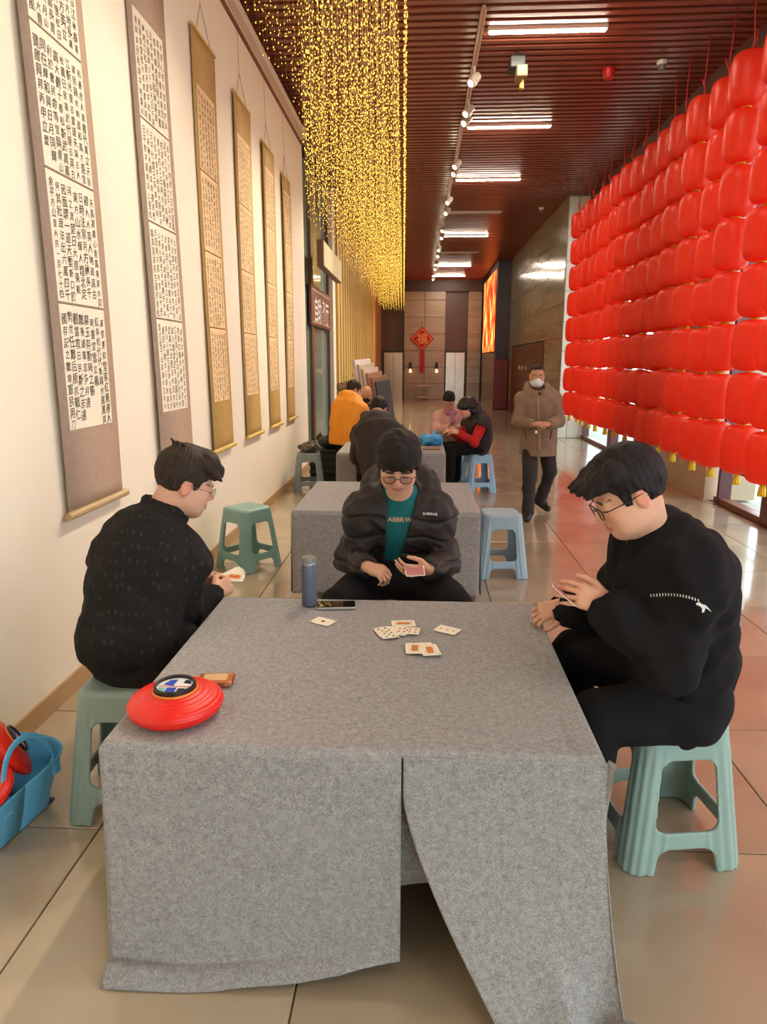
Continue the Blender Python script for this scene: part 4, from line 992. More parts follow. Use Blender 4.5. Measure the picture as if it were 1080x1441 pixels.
def hair_sdf(F, J, line, top=(.088, .108, .098), off=(0, -.018, .042), rid=.0009, tufts=(), seed=1, nr=67):
    c, M, s = J['hd'], J['HM'], J.get('hs', 1.)
    L = lambda x, y, z: c+M@(A(x, y, z)*s)
    F.ell(L(*off), A(*top)*s, M, 0)
    for (a, b, ra, rb) in tufts: F.cone(L(*a), L(*b), ra*s, rb*s, .008*s)
    ys, zs = zip(*line)
    rg = np.random.default_rng(seed); ph = rg.uniform(0, 6, 4)
    def f(D, x, y, z):
        px, py, pz = x-c[0], y-c[1], z-c[2]
        lx = (px*M[0, 0]+py*M[1, 0]+pz*M[2, 0])/s; ly = (px*M[0, 1]+py*M[1, 1]+pz*M[2, 1])/s; lz = (px*M[0, 2]+py*M[1, 2]+pz*M[2, 2])/s
        zl = np.interp(ly, ys, zs)+.004*np.sin(lx*160+ph[3])*(ly > .05)
        g = (zl-lz)*.8*s
        a = np.arctan2(lx, ly+.035); rr = np.sqrt(lx*lx+(ly+.035)**2)
        D = D+rid*s*(np.sin(a*nr+4*np.sin(rr*60+ph[0])+ph[1])*.6+np.sin(a*nr*.43+ph[2]+lz*30)*.8)*np.clip(rr/.05, 0, 1)
        return np.maximum(D, g)
    F.wrinkle(.0022, 120, seed)
    F.fn(f)
STD_LINE = [(-.13, -.072), (-.07, -.074), (-.035, -.03), (-.02, .022), (.010, .022), (.014, -.012), (.034, -.008), (.040, .03), (.062, .058), (.13, .066)]
def glasses(J, parent, key, round_=False, col=(30, 26, 26), r=.0017, parent_only=True):
    c, M, s = J['hd'], J['HM'], J.get('hs', 1.); L = lambda x, y, z: c+M@(A(x, y, z)*s)
    m = mat('specs_'+key, col, rough=.3, metal=.3)
    g = MB()
    for q in (-1, 1):
        pts = []
        for i in range(25):
            a = 2*math.pi*i/24; e = .75 if not round_ else 1.
            pts.append(L(q*.033+.0235*math.copysign(abs(math.cos(a))**e, math.cos(a)), .101-.004*abs(math.cos(a)), .0+.0185*math.copysign(abs(math.sin(a))**e, math.sin(a))))
        g.tube(pts, r*s, 6, cap=False)
        g.tube([L(q*.056, .097, .008), L(q*.074, .085, .008), L(q*.082, .03, .008), L(q*.083, -.015, .01), L(q*.082, -.03, -.006)], r*.9*s, 6)
    g.tube([L(-.010, .101, .006), L(0, .104, .008), L(.010, .101, .006)], r*s, 6)
    o = g.build('glasses', m, parent, smooth=True)
    for q in (-1, 1):
        pts = [L(q*.033+.022*math.cos(2*math.pi*i/20), .100, .017*math.sin(2*math.pi*i/20)) for i in range(20)]
        MB().add(pts, [tuple(range(20))]).build('lens', glassmat('lens_glass', (236, 240, 240), 0), o)
    return o
def face_colour(me, J, base, lip, brow):
    co = np.empty(len(me.vertices)*3, np.float32); me.vertices.foreach_get('co', co); co = co.reshape(-1, 3)
    c, M, s = J['hd'], J['HM'], J.get('hs', 1.); q = ((co-c)@M)/s
    col = np.ones((len(co), 4), np.float32); col[:, :3] = lin(*base)
    def blend(w, cc): w = np.clip(w, 0, 1)[:, None]; col[:, :3] = col[:, :3]*(1-w)+np.array(lin(*cc))*w
    x, y, z = np.abs(q[:, 0]), q[:, 1], q[:, 2]
    red = tuple(int(v) for v in (min(255, base[0]*1.02), base[1]*.86, base[2]*.84))
    blend(.6*np.exp(-((x-.04)**2/.0004+(z+.025)**2/.0004))*(y > .03), red)
    blend(.35*np.exp(-(q[:, 0]**2/.0003+(z+.02)**2/.0003))*(y > .09), red)
    blend(.8*(x > .074)*(np.abs(z) < .04), red)
    blend((1.3-((x/.024)**2+((z+.058)/.0105)**2))*3*(y > .07), lip)
    blend((1.15-(((x-.032)/.023)**2+((z-.0255-.004*np.cos((x-.03)*60))/.0042)**2))*3*(y > .05), brow)
    blend((1.1-(((x-.031)/.0155)**2+((z-.0005)/.0022)**2))*3*(y > .06), (40, 30, 28))
    hand = None
    ca = me.color_attributes.new('Col', 'FLOAT_COLOR', 'POINT'); ca.data.foreach_set('color', col.ravel())
def collar_ring(F, n, ax, fwd, r, tube, lift, k=.012, gap=0., h=.05):
    ax = nrm(ax); b = nrm(np.asarray(fwd)-ax*(np.asarray(fwd)@ax)); l = np.cross(ax, b); pts = []
    for i in range(17):
        a = gap+(2*math.pi-2*gap)*i/16; pts.append(n+ax*(h-lift*math.cos(a))+b*r*math.cos(a)+l*r*.92*math.sin(a))
    F.chain(pts, tube, k); F.chain([p-ax*.03+nrm(p-n-ax*((p-n)@ax))*.006 for p in pts], tube*1.15, k)
def garment(name, J, fn, h, m, parent, pad=.2, keep=True, smooth=1):
    lo, hi = bounds(J, pad); F = Field(lo, hi, h); fn(F); V, Q = F.mesh(smooth)
    if keep: V, Q = biggest(V, Q)
    return link(name, fast_mesh(name, V, Q), m, parent)
def person(J, label, h, skin, fat=1., hands=None, lip=(192, 122, 108), brow=(52, 40, 34), group=None):
    if 'HM' not in J: J['HM'] = frame(J['hf'], J['hu'])
    lo, hi = bounds(J, .15); F = Field(lo, hi, h)
    torso_sdf(F, J, -.02, fat=fat)
    for q in 'RL':
        arm_sdf(F, J, q, 0.); leg_sdf(F, J, q, -.012)
        an = J['an'+q]; F.cone(an, an+(J['toe'+q]-an)*.85, .032, .020, .03)
    head_sdf(F, J['hd'], J['HM'], J.get('hs', 1.), J['nek'])
    for q in 'RL':
        hd = (hands or {}).get(q)
        f = nrm(J['wr'+q]-J['el'+q])
        if hd is None: hd = dict(f=f, n=A(0, 0, 1))
        hand_sdf(F, J['wr'+q], hd.get('f', f), hd['n'], 1 if q == 'R' else -1, hd.get('curl', (.5, .7, .4)), hd.get('s', 1.0)*J.get('s', 1.), hd.get('thumb', .4), hd.get('spread', .05), hd.get('fing'))
    V, Q = biggest(*F.mesh(1)); me = fast_mesh('person', V, Q)
    face_colour(me, J, skin, lip, brow)
    key = 'k%d' % skin[0]
    if key not in SKIN: SKIN[key] = skin_mat(key, skin, lip)
    o = link('person', me, SKIN[key]); tag(o, label, 'person', group or 'people in the hall'); return o
def shoes(J, o, m, sole=None):
    for q in 'RL':
        an, toe = J['an'+q], J['toe'+q]; d = toe-an; d[2] = 0; d = nrm(d)
        z0 = min(toe[2], an[2])-.035
        F = Field(np.minimum(an, toe)-.12, np.maximum(an, toe)+.12, .007)
        heel = an-d*.04+A(0, 0, -.03)
        F.cone(heel, toe-A(0, 0, .0), .042, .036, .02); F.cone(an+A(0, 0, .0), an+d*.05-A(0, 0, .02), .05, .048, .03)
        V, Q = F.mesh(1); link('shoe', fast_mesh('shoe', V, Q), m, o)
def check(n, J):
    ln = lambda a, b: round(float(np.linalg.norm(J[a]-J[b])), 2)
    print('POSE', n, 'uarm', ln('shR', 'elR'), ln('shL', 'elL'), 'fore', ln('elR', 'wrR'), ln('elL', 'wrL'), 'thigh', ln('hipR', 'knR'), ln('hipL', 'knL'), 'shin', ln('knR', 'anR'), ln('knL', 'anL'), 'spine', ln('pel', 'nek'), 'shw', ln('shR', 'shL'), 'neck', ln('nek', 'hd'), 'nek', np.round(J['nek'], 2), 'hd', np.round(J['hd'], 2), 'sh', np.round(J['shR'], 2), np.round(J['shL'], 2), 'el', np.round(J['elR'], 2), np.round(J['elL'], 2), 'wr', np.round(J['wrR'], 2), np.round(J['wrL'], 2))
def hairpart(J, parent, col, h=.0034, **kw):
    c = J['hd']; F = Field(c-.19, c+.19, h); hair_sdf(F, J, **kw); V, Q = biggest(*F.mesh(1))
    m = mat('hair_%d_%d_%d' % col, col, rough=.6, var=.25, vscale=90, stretch=(1, 1, 1), bump=.35, bscale=260, spec=.22)
    return link('hair', fast_mesh('hair', V, Q), m, parent)
def logo(parent, name, txt, c, right, up, size, m, off=.02):
    v, f, w = word_mesh(txt, size, .06, off); c = A(*c); right = nrm(right); up = nrm(up)
    return link(name, mesh(name, [tuple(c+right*p[0]+up*p[1]) for p in v], f), m, parent)
M_black = mat('cloth_black', (24, 22, 24), rough=.9, var=.15, vscale=20, bump=.2, bscale=250, spec=.2)
M_trs = mat('cloth_trousers', (26, 25, 28), rough=.9, var=.12, vscale=14, bump=.15, bscale=200, spec=.2)
M_shoe = mat('shoe_black', (28, 27, 28), rough=.5)

# ------------------------------------------------------------ 1 left player (patterned black bomber, back to camera)
J = dict(tf=nrm(A(.38, .92, -.12)), s=1.)
J['pel'] = A(-1.07, 2.35, .60); J['nek'] = PY(222, 734, 2.50); J['bel'] = J['pel']*.62+J['nek']*.38+A(-.03, -.035, 0); J['che'] = J['pel']*.28+J['nek']*.72+A(-.02, -.03, 0)
J['hd'] = PY(262, 682, 2.56); J['hf'] = nrm(A(.84, .42, -.36)); J['hu'] = nrm(A(.22, .10, .9)); J['hs'] = 1.06
J['shR'] = PY(262, 790, 2.44); J['elR'] = PY(262, 895, 2.56); J['wrR'] = PY(302, 835, 2.76)
J['shL'] = PY(160, 785, 2.60); J['elL'] = PY(165, 870, 2.80); J['wrL'] = PY(276, 822, 2.88)
J['hipR'] = A(-.96, 2.40, .575); J['hipL'] = A(-1.12, 2.46, .575); J['knR'] = A(-.98, 2.84, .56); J['knL'] = A(-1.28, 2.86, .56)
J['anR'] = A(-1.0, 2.80, .09); J['anL'] = A(-1.32, 2.86, .09); J['toeR'] = A(-.99, 2.96, .04); J['toeL'] = A(-1.32, 3.02, .04)
check('left', J)
HL = dict(R=dict(f=A(.45, .75, .15), n=A(.75, -.4, .35), curl=(.7, .9, .5), thumb=.6), L=dict(f=A(.85, .35, .25), n=A(-.3, .7, .5), curl=(.6, .8, .5), thumb=.6))
p1 = person(J, 'seated man in patterned black bomber jacket holding cards, back turned', .0052, (214, 164, 138), hands=HL)
M_j1 = bpy.data.materials.new('bomber_flecked'); M_j1.use_nodes = True; nt = M_j1.node_tree; b = nt.nodes['Principled BSDF']; b.inputs['Roughness'].default_value = .9; b.inputs['Specular IOR Level'].default_value = .2
tc = nt.nodes.new('ShaderNodeTexCoord'); mp = nt.nodes.new('ShaderNodeMapping'); mp.inputs['Scale'].default_value = (42, 42, 22); vo = nt.nodes.new('ShaderNodeTexVoronoi'); vo.inputs['Scale'].default_value = 1.; vo.inputs['Randomness'].default_value = .35
rp = nt.nodes.new('ShaderNodeValToRGB'); rp.color_ramp.elements[0].position = .08; rp.color_ramp.elements[0].color = (*lin(56, 52, 50), 1); rp.color_ramp.elements[1].position = .30; rp.color_ramp.elements[1].color = (*lin(32, 29, 28), 1)
for a, c in ((tc.outputs['Object'], mp.inputs[0]), (mp.outputs[0], vo.inputs['Vector']), (vo.outputs['Distance'], rp.inputs[0]), (rp.outputs[0], b.inputs['Base Color'])): nt.links.new(a, c)
def jk1(F):
    torso_sdf(F, J, .026, k=.06, fat=1.03, bottom=.12)
    F.ell(J['pel']+A(-.02, -.02, .06), (.19, .17, .14), None, .05)
    for q in 'RL':
        arm_sdf(F, J, q, .022, k=.022, end=.93, sleeve=True)
        d = nrm(J['wr'+q]-J['el'+q]); F.cone(J['wr'+q]-d*.05, J['wr'+q]-d*.015, .044, .042, .01)
    n = J['nek']; hd = J['hd']; ax = nrm(hd-n)
    F.wrinkle(.006, 26, 3); F.wrinkle(.003, 60, 4)
    collar_ring(F, n+A(.018, .012, .012), nrm(A(.15, .1, 1)), J['hf'], .071, .015, .016)
    for q in 'RL':
        d = nrm(J['wr'+q]-J['el'+q]); F.ell(J['wr'+q]+d*.025, (.038,)*3, None, .003, 's')
garment('jacket', J, jk1, .0065, M_j1, p1)
def tr1(F):
    F.cone(J['hipR'], J['hipL'], .125, .125, .05); F.ell(J['pel'], (.185, .175, .115), None, .04)
    for q in 'RL': leg_sdf(F, J, q, .012, end=.97, rs=(.092, .07, .066, .058))
    F.wrinkle(.005, 30, 5)
    F.cut((0, 0, .06), (0, 0, -1))
garment('trousers', J, tr1, .009, M_trs, p1)
shoes(J, p1, M_shoe)
rg1 = random.Random(4)
hairpart(J, p1, (50, 39, 32), line=[(-.13, -.072), (-.07, -.074), (-.035, -.03), (-.02, .022), (.010, .022), (.014, -.012), (.034, -.008), (.040, .03), (.062, .050), (.13, .044)], top=(.086, .110, .104), off=(0, -.016, .044), seed=2, rid=.0016,
         tufts=[((-.030, .035, .098), (.034, .045, .094), .050, .048), ((-.02, .075, .085), (.03, .08, .080), .034, .032)]
         +[((-.055+.11*i/11, .055, .085), (-.058+.118*i/11+rg1.uniform(-.012, .012), .108+rg1.uniform(-.012, .010), .060+rg1.uniform(-.012, .012)), .026, .003) for i in range(12)]
         +[((rg1.uniform(-.05, .05), y, .11), (rg1.uniform(-.06, .06), y-.05, .146+rg1.uniform(-.006, .004)), .022, .004) for y in (.05, .03, .01, -.01, -.03, -.05)])
glasses(J, p1, 'thin', True, (120, 116, 112), .0011)
def fan(parent_name, lab, c, right, up, n, spread, group, face=True, step=.004, back=False):
    c = A(*c); M0 = frame(np.cross(nrm(up), nrm(right)), up)
    for i in range(n):
        a = (i-(n-1)/2)*spread; r_ = nrm(right)*math.cos(a)+nrm(up)*math.sin(a); u_ = nrm(up)*math.cos(a)-nrm(right)*math.sin(a); nn = np.cross(r_, u_)
        Mx = Matrix(((r_[0], u_[0], nn[0], 0), (r_[1], u_[1], nn[1], 0), (r_[2], u_[2], nn[2], 0), (0, 0, 0, 1)))
        q = c+u_*.035+nn*(.0013*i); Mx.translation = Vector(q)
        t = thing('playing_card', lab[i], 'playing card', group=group); t.matrix_world = Mx
        o = link('card_face', card_me, None, t)
        if back:
            m = MB(); m.add([(x, y, -.0004) for x, y in rounded(.028, .0405, .003)][::-1], [tuple(range(20))]); m.build('back_print', M_back, t)
        card_print('hdsc'[i % 4] if i % 3 else 'Q', [9, 5, 3, 8][i % 4], t)
W_ = ['first', 'second', 'third', 'fourth', 'fifth']
hc = PY(322, 803, 2.93)
fan('f', ['%s card from the left in the fan held by the man in the patterned jacket' % W_[i] for i in range(4)], hc+A(-.01, 0, -.03), A(.35, -.75, -.40), A(.9, .25, .12), 4, -.22, 'cards held by the man in the patterned jacket')
# ------------------------------------------------------------ helpers on finished garments
from mathutils.bvhtree import BVHTree
def surf_fn(o):
    bvh = BVHTree.FromPolygons([v.co[:] for v in o.data.vertices], [p.vertices[:] for p in o.data.polygons])
    def f(px, py):
        d = _F+_R*(px-540)/FPX+_U*(720.5-py)/FPX; r_ = bvh.ray_cast(Vector(_C), Vector(d).normalized(), 60)
        return (None, None) if r_[0] is None else (np.array(r_[0]), np.array(r_[1]))
    f.bvh = bvh; return f
def stick(f, verts, n, lift=.0015):
    out = []
    for v in verts:
        r_ = f.bvh.ray_cast(Vector(v)+Vector(n)*.06, -Vector(n), .2); out.append(tuple(np.array(r_[0])+np.asarray(n)*lift) if r_[0] is not None else tuple(v))
    return out
def print_on(o, name, txt, px, py, size, m, parent, upv=(0, 0, 1), squash=1.):
    f = surf_fn(o); p, n = f(px, py)
    if p is None: return
    n = nrm(n); up = nrm(A(*upv)-n*(A(*upv)@n)); rt = np.cross(up, n)
    v, fc, w = word_mesh(txt, size, .05, .02)
    return link(name, mesh(name, stick(f, [p+rt*a[0]*squash+up*a[1] for a in v], n), fc), m, parent)

# ------------------------------------------------------------ 2 centre player (open black puffer over teal sweater)
J = dict(tf=nrm(A(0, -1, -.12)), s=1.); K = J
cx = float(PY(562, 760, 3.3)[0])
J['pel'] = A(cx, 3.40, .60); J['nek'] = PY(563, 706, 3.26); J['bel'] = J['pel']*.6+J['nek']*.4+A(0, .03, 0); J['che'] = J['pel']*.26+J['nek']*.74+A(0, .03, 0)
J['hd'] = PY(561, 653, 3.10); J['hf'] = nrm(A(0, -.80, -.52)); J['hu'] = nrm(A(.02, -.4, .9)); J['hs'] = 1.10
J['shR'] = PY(514, 722, 3.27); J['elR'] = PY(494, 788, 3.24); J['wrR'] = PY(516, 797, 3.02)
J['shL'] = PY(611, 722, 3.27); J['elL'] = PY(628, 790, 3.24); J['wrL'] = PY(604, 801, 3.02)
J['hipR'] = A(cx-.1, 3.36, .58); J['hipL'] = A(cx+.1, 3.36, .58); J['knR'] = A(cx-.26, 2.94, .565); J['knL'] = A(cx+.26, 2.94, .565)
J['anR'] = A(cx-.24, 2.96, .09); J['anL'] = A(cx+.24, 2.96, .09); J['toeR'] = A(cx-.27, 2.82, .04); J['toeL'] = A(cx+.27, 2.82, .04)
check('centre', J)
HC = dict(R=dict(f=A(.80, -.50, -.12), n=A(.15, -.45, .85), curl=(.9, 1.0, .6), thumb=.7), L=dict(f=A(-.86, -.42, -.02), n=A(-.1, -.75, -.5), curl=(.45, .6, .3), thumb=.5))
p2 = person(J, 'seated man in open black puffer jacket and teal sweater behind the table', .0050, (222, 170, 142), hands=HC)
M_puf = mat('puffer_black', (44, 37, 36), rough=.55, var=.1, vscale=10, bump=.12, bscale=70, spec=.35)
M_teal = mat('sweater_teal', (10, 104, 108), rough=.85, var=.08, vscale=40, bump=.15, bscale=300)
def jk2(F):
    torso_sdf(F, K, .042, k=.05, fat=1.02, bottom=.25)
    for q in 'RL':
        arm_sdf(F, K, q, .028, k=.04, end=.90, sleeve=True); d = nrm(K['wr'+q]-K['el'+q]); F.cone(K['wr'+q]-d*.045, K['wr'+q]-d*.012, .043, .040, .008)
    n = K['nek']
    F.wrinkle(.006, 40, 8); F.wrinkle(.004, 80, 9)
    ring = []
    for i in range(15):
        a = math.radians(-62+304*i/14); ring.append(n+A(.118*math.sin(a+math.pi), .105*-math.cos(a+math.pi)*-1, 0)*1.0+A(0, 0, .0))
    pts = []
    for i in range(15):
        t_ = i/14; a = math.radians(35+290*t_)                      # 0 = front (-y)
        x = .150*math.sin(a); y = -.125*math.cos(a); z = .20*((1-math.cos(a))/2)**.8-.055
        pts.append(n+A(x, y+.035, z))
    F.chain(pts, [.026, .036]+[.046]*11+[.036, .026], .02)
    F.chain([n+A(-.12, .10, .05), n+A(0, .16, .05), n+A(.12, .10, .05)], [.06, .07, .06], .04)   # hood hanging behind
    F.fn(lambda D, x, y, z: D+sum(.013*np.exp(-((z-(K['pel'][2]+.02+.098*i+.012*np.sin((x-n[0])*9+i)+.006*np.sin((x-n[0])*31+2*i)))/.0075)**2) for i in range(6))*(z < n[2]-.045))
    def opening(D, x, y, z):
        zt_, zb_ = n[2]+.02, K['pel'][2]+.10; u = np.clip((zt_-z)/(zt_-zb_), 0, 1)
        w = .066-.030*u; xc = n[0]+.012-.045*u
        g = np.minimum(w-np.abs(x-xc), (n[1]+.02)-y)
        g = np.where(z > n[2]+.10, -1, g)
        return np.maximum(D, g)
    F.fn(opening)
    F.cone(n+A(0, -.01, .01), n+A(0, -.05, .20), .080, .105, .01, op='s')
    for q in 'RL':
        d = nrm(K['wr'+q]-K['el'+q]); F.ell(K['wr'+q]+d*.025, (.037,)*3, None, .003, 's')
jo = garment('puffer_jacket', J, jk2, .0062, M_puf, p2)
def sw2(F):
    torso_sdf(F, K, .022, k=.05, bottom=.1); F.cone(K['nek']-A(0, 0, .02), K['nek']+A(0, -.025, .055), .078, .070, .02); F.wrinkle(.004, 34, 2)
    F.cone(K['nek']+A(0, -.02, .065), K['nek']+A(0, -.06, .18), .060, .07, .004, op='s')
so = garment('sweater', J, sw2, .008, M_teal, p2)
print_on(so, 'sweater_lettering', 'ABBRW', 563, 731, .032, mat('letter_pale', (206, 170, 140), rough=.7), p2)
print_on(jo, 'chest_logo', 'SLIMSNHL', 606, 723, .017, mat('logo_white', (232, 228, 222), rough=.6), p2)
def tr2(F):
    F.cone(K['hipR'], K['hipL'], .13, .13, .05); F.ell(K['pel'], (.17, .16, .10), None, .04); F.ell(K['pel']+A(0, -.14, -.025), (.17, .14, .085), None, .04)
    for q in 'RL': leg_sdf(F, K, q, .016, end=.97, rs=(.095, .072, .066, .058))
    F.wrinkle(.006, 28, 6); F.cut((0, 0, .06), (0, 0, -1))
garment('trousers', J, tr2, .009, M_trs, p2); shoes(J, p2, M_shoe)
hairpart(J, p2, (34, 27, 24), line=[(-.13, -.06), (-.06, -.06), (-.02, .0), (.012, .01), (.02, -.004), (.036, .0), (.05, .030), (.08, .046), (.14, .046)], top=(.097, .114, .106), off=(0, -.008, .046), seed=5, rid=.0008,
         tufts=[((x, .035, .085), (x*1.08, .101, .048+.008*math.sin(x*170)), .036, .004) for x in (-.052, -.042, -.032, -.022, -.008, .008, .022, .032, .042, .052)])
glasses(J, p2, 'dark', False, (34, 26, 24), .0017)
hc = J['wrL']+A(-.075, -.055, .012)
fan('f', ['%s card of the few held by the man in the puffer jacket' % W_[i] for i in range(3)], hc+A(.045, -.012, .004), A(.05, -.75, -.45), A(-.97, -.15, .04), 3, .10, 'cards held by the man in the puffer jacket', back=True)

# ------------------------------------------------------------ 3 right player (plain black jacket)
J = dict(tf=nrm(A(-.95, .22, -.2)), s=1.); K3 = J
J['pel'] = A(.875, 2.19, .61); J['nek'] = PY(914, 760, 2.10); J['bel'] = J['pel']*.6+J['nek']*.4+A(.045, 0, 0); J['che'] = J['pel']*.26+J['nek']*.74+A(.05, 0, 0)
J['hd'] = PY(884, 696, 2.05); J['hf'] = nrm(A(-.86, -.06, -.50)); J['hu'] = nrm(A(-.45, 0, .9)); J['hs'] = 1.07
J['shL'] = PY(963, 818, 1.98); J['elL'] = PY(948, 936, 1.86); J['wrL'] = PY(858, 850, 1.98)
J['shR'] = PY(893, 812, 2.34); J['elR'] = PY(858, 880, 2.46); J['wrR'] = PY(794, 852, 2.44)
J['hipL'] = A(.86, 2.07, .58); J['hipR'] = A(.86, 2.29, .58); J['knL'] = A(.575, 2.02, .53); J['knR'] = A(.585, 2.44, .565)
J['anL'] = A(.56, 2.12, .09); J['anR'] = A(.62, 2.46, .09); J['toeL'] = A(.57, 2.26, .04); J['toeR'] = A(.60, 2.60, .04)
check('right', J)
HR = dict(L=dict(f=A(-.86, .10, .22), n=A(-.25, -.75, .45), curl=(.35, .5, .3), thumb=.2, spread=.08), R=dict(f=A(-.93, -.2, -.22), n=A(-.1, -.55, .75), curl=(.8, .9, .5), thumb=.6))
p3 = person(J, 'seated man in plain black jacket and glasses beside the red lanterns', .0050, (222, 168, 140), hands=HR)
def jk3(F):
    torso_sdf(F, K3, .040, k=.07, fat=1.14, bottom=.05)
    F.ell(K3['pel']+A(.015, -.0, .09), (.175, .185, .12), None, .05)
    for q in 'RL':
        arm_sdf(F, K3, q, .030, k=.05, end=.93, sleeve=True); d = nrm(K3['wr'+q]-K3['el'+q]); F.cone(K3['wr'+q]-d*.06, K3['wr'+q]-d*.012, .046, .043, .01)
    n = K3['nek']; ax = nrm(K3['hd']-n+A(.05, 0, 0))
    F.wrinkle(.012, 20, 13); F.wrinkle(.006, 46, 14)
    collar_ring(F, n+A(.008, 0, -.012), nrm(A(-.15, 0, 1)), K3['hf'], .075, .017, .022, gap=.35)
    F.cone(n+ax*.02+A(-.09, 0, -.02), n+A(-.12, .01, -.14), .030, .016, .01, op='s')
    for q in 'RL':
        d = nrm(K3['wr'+q]-K3['el'+q]); F.ell(K3['wr'+q]+d*.025, (.039,)*3, None, .003, 's')
jo = garment('jacket', J, jk3, .0065, M_black, p3)
def sh3(F): torso_sdf(F, K3, .012, k=.05); F.cone(K3['nek'], K3['nek']+nrm(K3['hd']-K3['nek'])*.03, .07, .064, .02)
garment('undershirt', J, sh3, .010, mat('shirt_plum', (66, 52, 56), rough=.9), p3)
def tr3(F):
    F.cone(K3['hipR'], K3['hipL'], .135, .135, .05); F.ell(K3['pel']+A(.0, 0, .0), (.15, .18, .105), None, .04)
    for q in 'RL': leg_sdf(F, K3, q, .018, end=.97, rs=(.105, .075, .068, .060))
    F.wrinkle(.006, 26, 16); F.cut((0, 0, .06), (0, 0, -1))
to = garment('trousers', J, tr3, .008, M_trs, p3); shoes(J, p3, mat('shoe_blue', (50, 58, 74), rough=.6))
hairpart(J, p3, (32, 25, 26), line=STD_LINE, top=(.090, .112, .104), off=(0, -.014, .044), seed=9, rid=.0012,
         tufts=[((x, .025, .088), (x*1.1+.004, .128+.006*math.sin(x*90), .070+.012*math.sin(x*230)), .036, .004) for x in (-.062, -.048, -.034, -.02, -.006, .008, .022, .036, .05, .064)])
glasses(J, p3, 'dark', False, (34, 26, 24), .0017)
# white stitching and emblem on the sleeve
f = surf_fn(jo); mst = mat('stitch_white', (226, 222, 216), rough=.7); m = MB()
for i in range(17):
    u = i/16; p, n = f(917+u*66, 838-9*math.sin(u*2.2)+u*14)
    if p is None: continue
    up = nrm(A(-.25, 0, 1)-n*(A(-.25, 0, 1)@n)); rt = np.cross(up, n); p = p+n*.0015; m.add([p-rt*.0015-up*.004, p+rt*.0015-up*.004, p+rt*.0015+up*.004, p-rt*.0015+up*.004], [(0, 1, 2, 3)])
o = m.build('stitching', mst, p3); o['kind'] = 'stuff'
p, n = f(990, 855)
if p is not None:
    up = nrm(A(0, 0, 1)-n*n[2]); rt = np.cross(up, n)
    cat_ = [(-.022, .014), (-.014, .017), (-.004, .010), (.008, .006), (.018, -.004), (.024, -.014), (.014, -.006), (.006, -.002), (.002, -.012), (-.004, -.014), (-.004, -.002), (-.012, .006), (-.02, .008)]
    link('sleeve_emblem', mesh('e', stick(f, [p+rt*a+up*b for a, b in cat_], n), [tuple(range(len(cat_)))]), mst, p3)
f = surf_fn(to); m = MB(); ok = False
for (px, py) in ((961, 966), (962, 976)):
    p, n = f(px, py)
    if p is not None: m.box(p+n*.002-A(.002, .002, .008), p+n*.002+A(.002, .002, .008)); ok = True
if ok: m.build('pocket_cord', mst, p3)['kind'] = 'stuff'
fan('f', ['%s card held upright by the man in the plain black jacket' % W_[i] for i in range(3)], J['wrL']+A(-.105, .02, .0), A(-.15, -.95, .1), A(-.75, .1, .6), 3, .10, 'cards held by the man in the plain black jacket', back=True)

# ------------------------------------------------------------ background people
def seat_legs(J, pel, fwd, lat, kn_d=.40, spread=.10, kn_z=.56, stool=True):
    fwd = nrm(fwd); lat = nrm(lat)
    for q, s_ in (('R', 1), ('L', -1)):
        J['hip'+q] = pel+lat*s_*.09+A(0, 0, -.02); J['kn'+q] = J['hip'+q]+fwd*kn_d+lat*s_*spread; J['kn'+q][2] = kn_z
        J['an'+q] = J['kn'+q]+fwd*.02; J['an'+q][2] = .085; J['toe'+q] = J['an'+q]+fwd*.14; J['toe'+q][2] = .04
def bg_coat(J, off, h, m, o, name='jacket', fat=1.05, bottom=.2, hem=None, quilt=None, hood=False, seed=3, collar=True, wr=.004):
    def g(F):
        torso_sdf(F, J, off, k=.06, fat=fat, bottom=bottom, quilt=quilt)
        for q in 'RL': arm_sdf(F, J, q, off*.8, k=.04, end=.93, sleeve=True, quilt=quilt)
        n = J['nek']; ax = nrm(J['hd']-n)
        if collar: F.cone(n-ax*.02, n+ax*.05, .086, .08, .02)
        if hood:
            b = -J['tf']; lat = nrm(np.cross(J['tf'], A(0, 0, 1)))
            pts = [n+J['tf']*.085+lat*.04-A(0, 0, .02), n+lat*.115+A(0, 0, .01), n+b*.075+lat*.10+A(0, 0, .035), n+b*.13+A(0, 0, .03), n+b*.075-lat*.10+A(0, 0, .035), n-lat*.115+A(0, 0, .01), n+J['tf']*.085-lat*.04-A(0, 0, .02)]
            F.chain(pts, [.03, .042, .05, .058, .05, .042, .03], .03)
        F.wrinkle(wr, 32, seed)
        if hem is not None: F.cut((0, 0, hem), (0, 0, -1))
        if collar: F.cone(n+ax*.05, n+ax*.16, .064, .08, .004, op='s')
        for q in 'RL':
            d = nrm(J['wr'+q]-J['el'+q]); F.ell(J['wr'+q]+d*.025, (.037,)*3, None, .003, 's')
    return garment(name, J, g, h, m, o)
def bg_trousers(J, o, m, h=.012, seed=4, cutz=.06):
    def g(F):
        F.cone(J['hipR'], J['hipL'], .10, .10, .05); F.ell(J['pel']-A(0, 0, .02), (.15, .13, .085), None, .04)
        for q in 'RL': leg_sdf(F, J, q, .010, end=.97, rs=(.085, .068, .062, .056))
        F.wrinkle(.005, 30, seed)
        if cutz: F.cut((0, 0, cutz), (0, 0, -1))
    return garment('trousers', J, g, h, m, o)
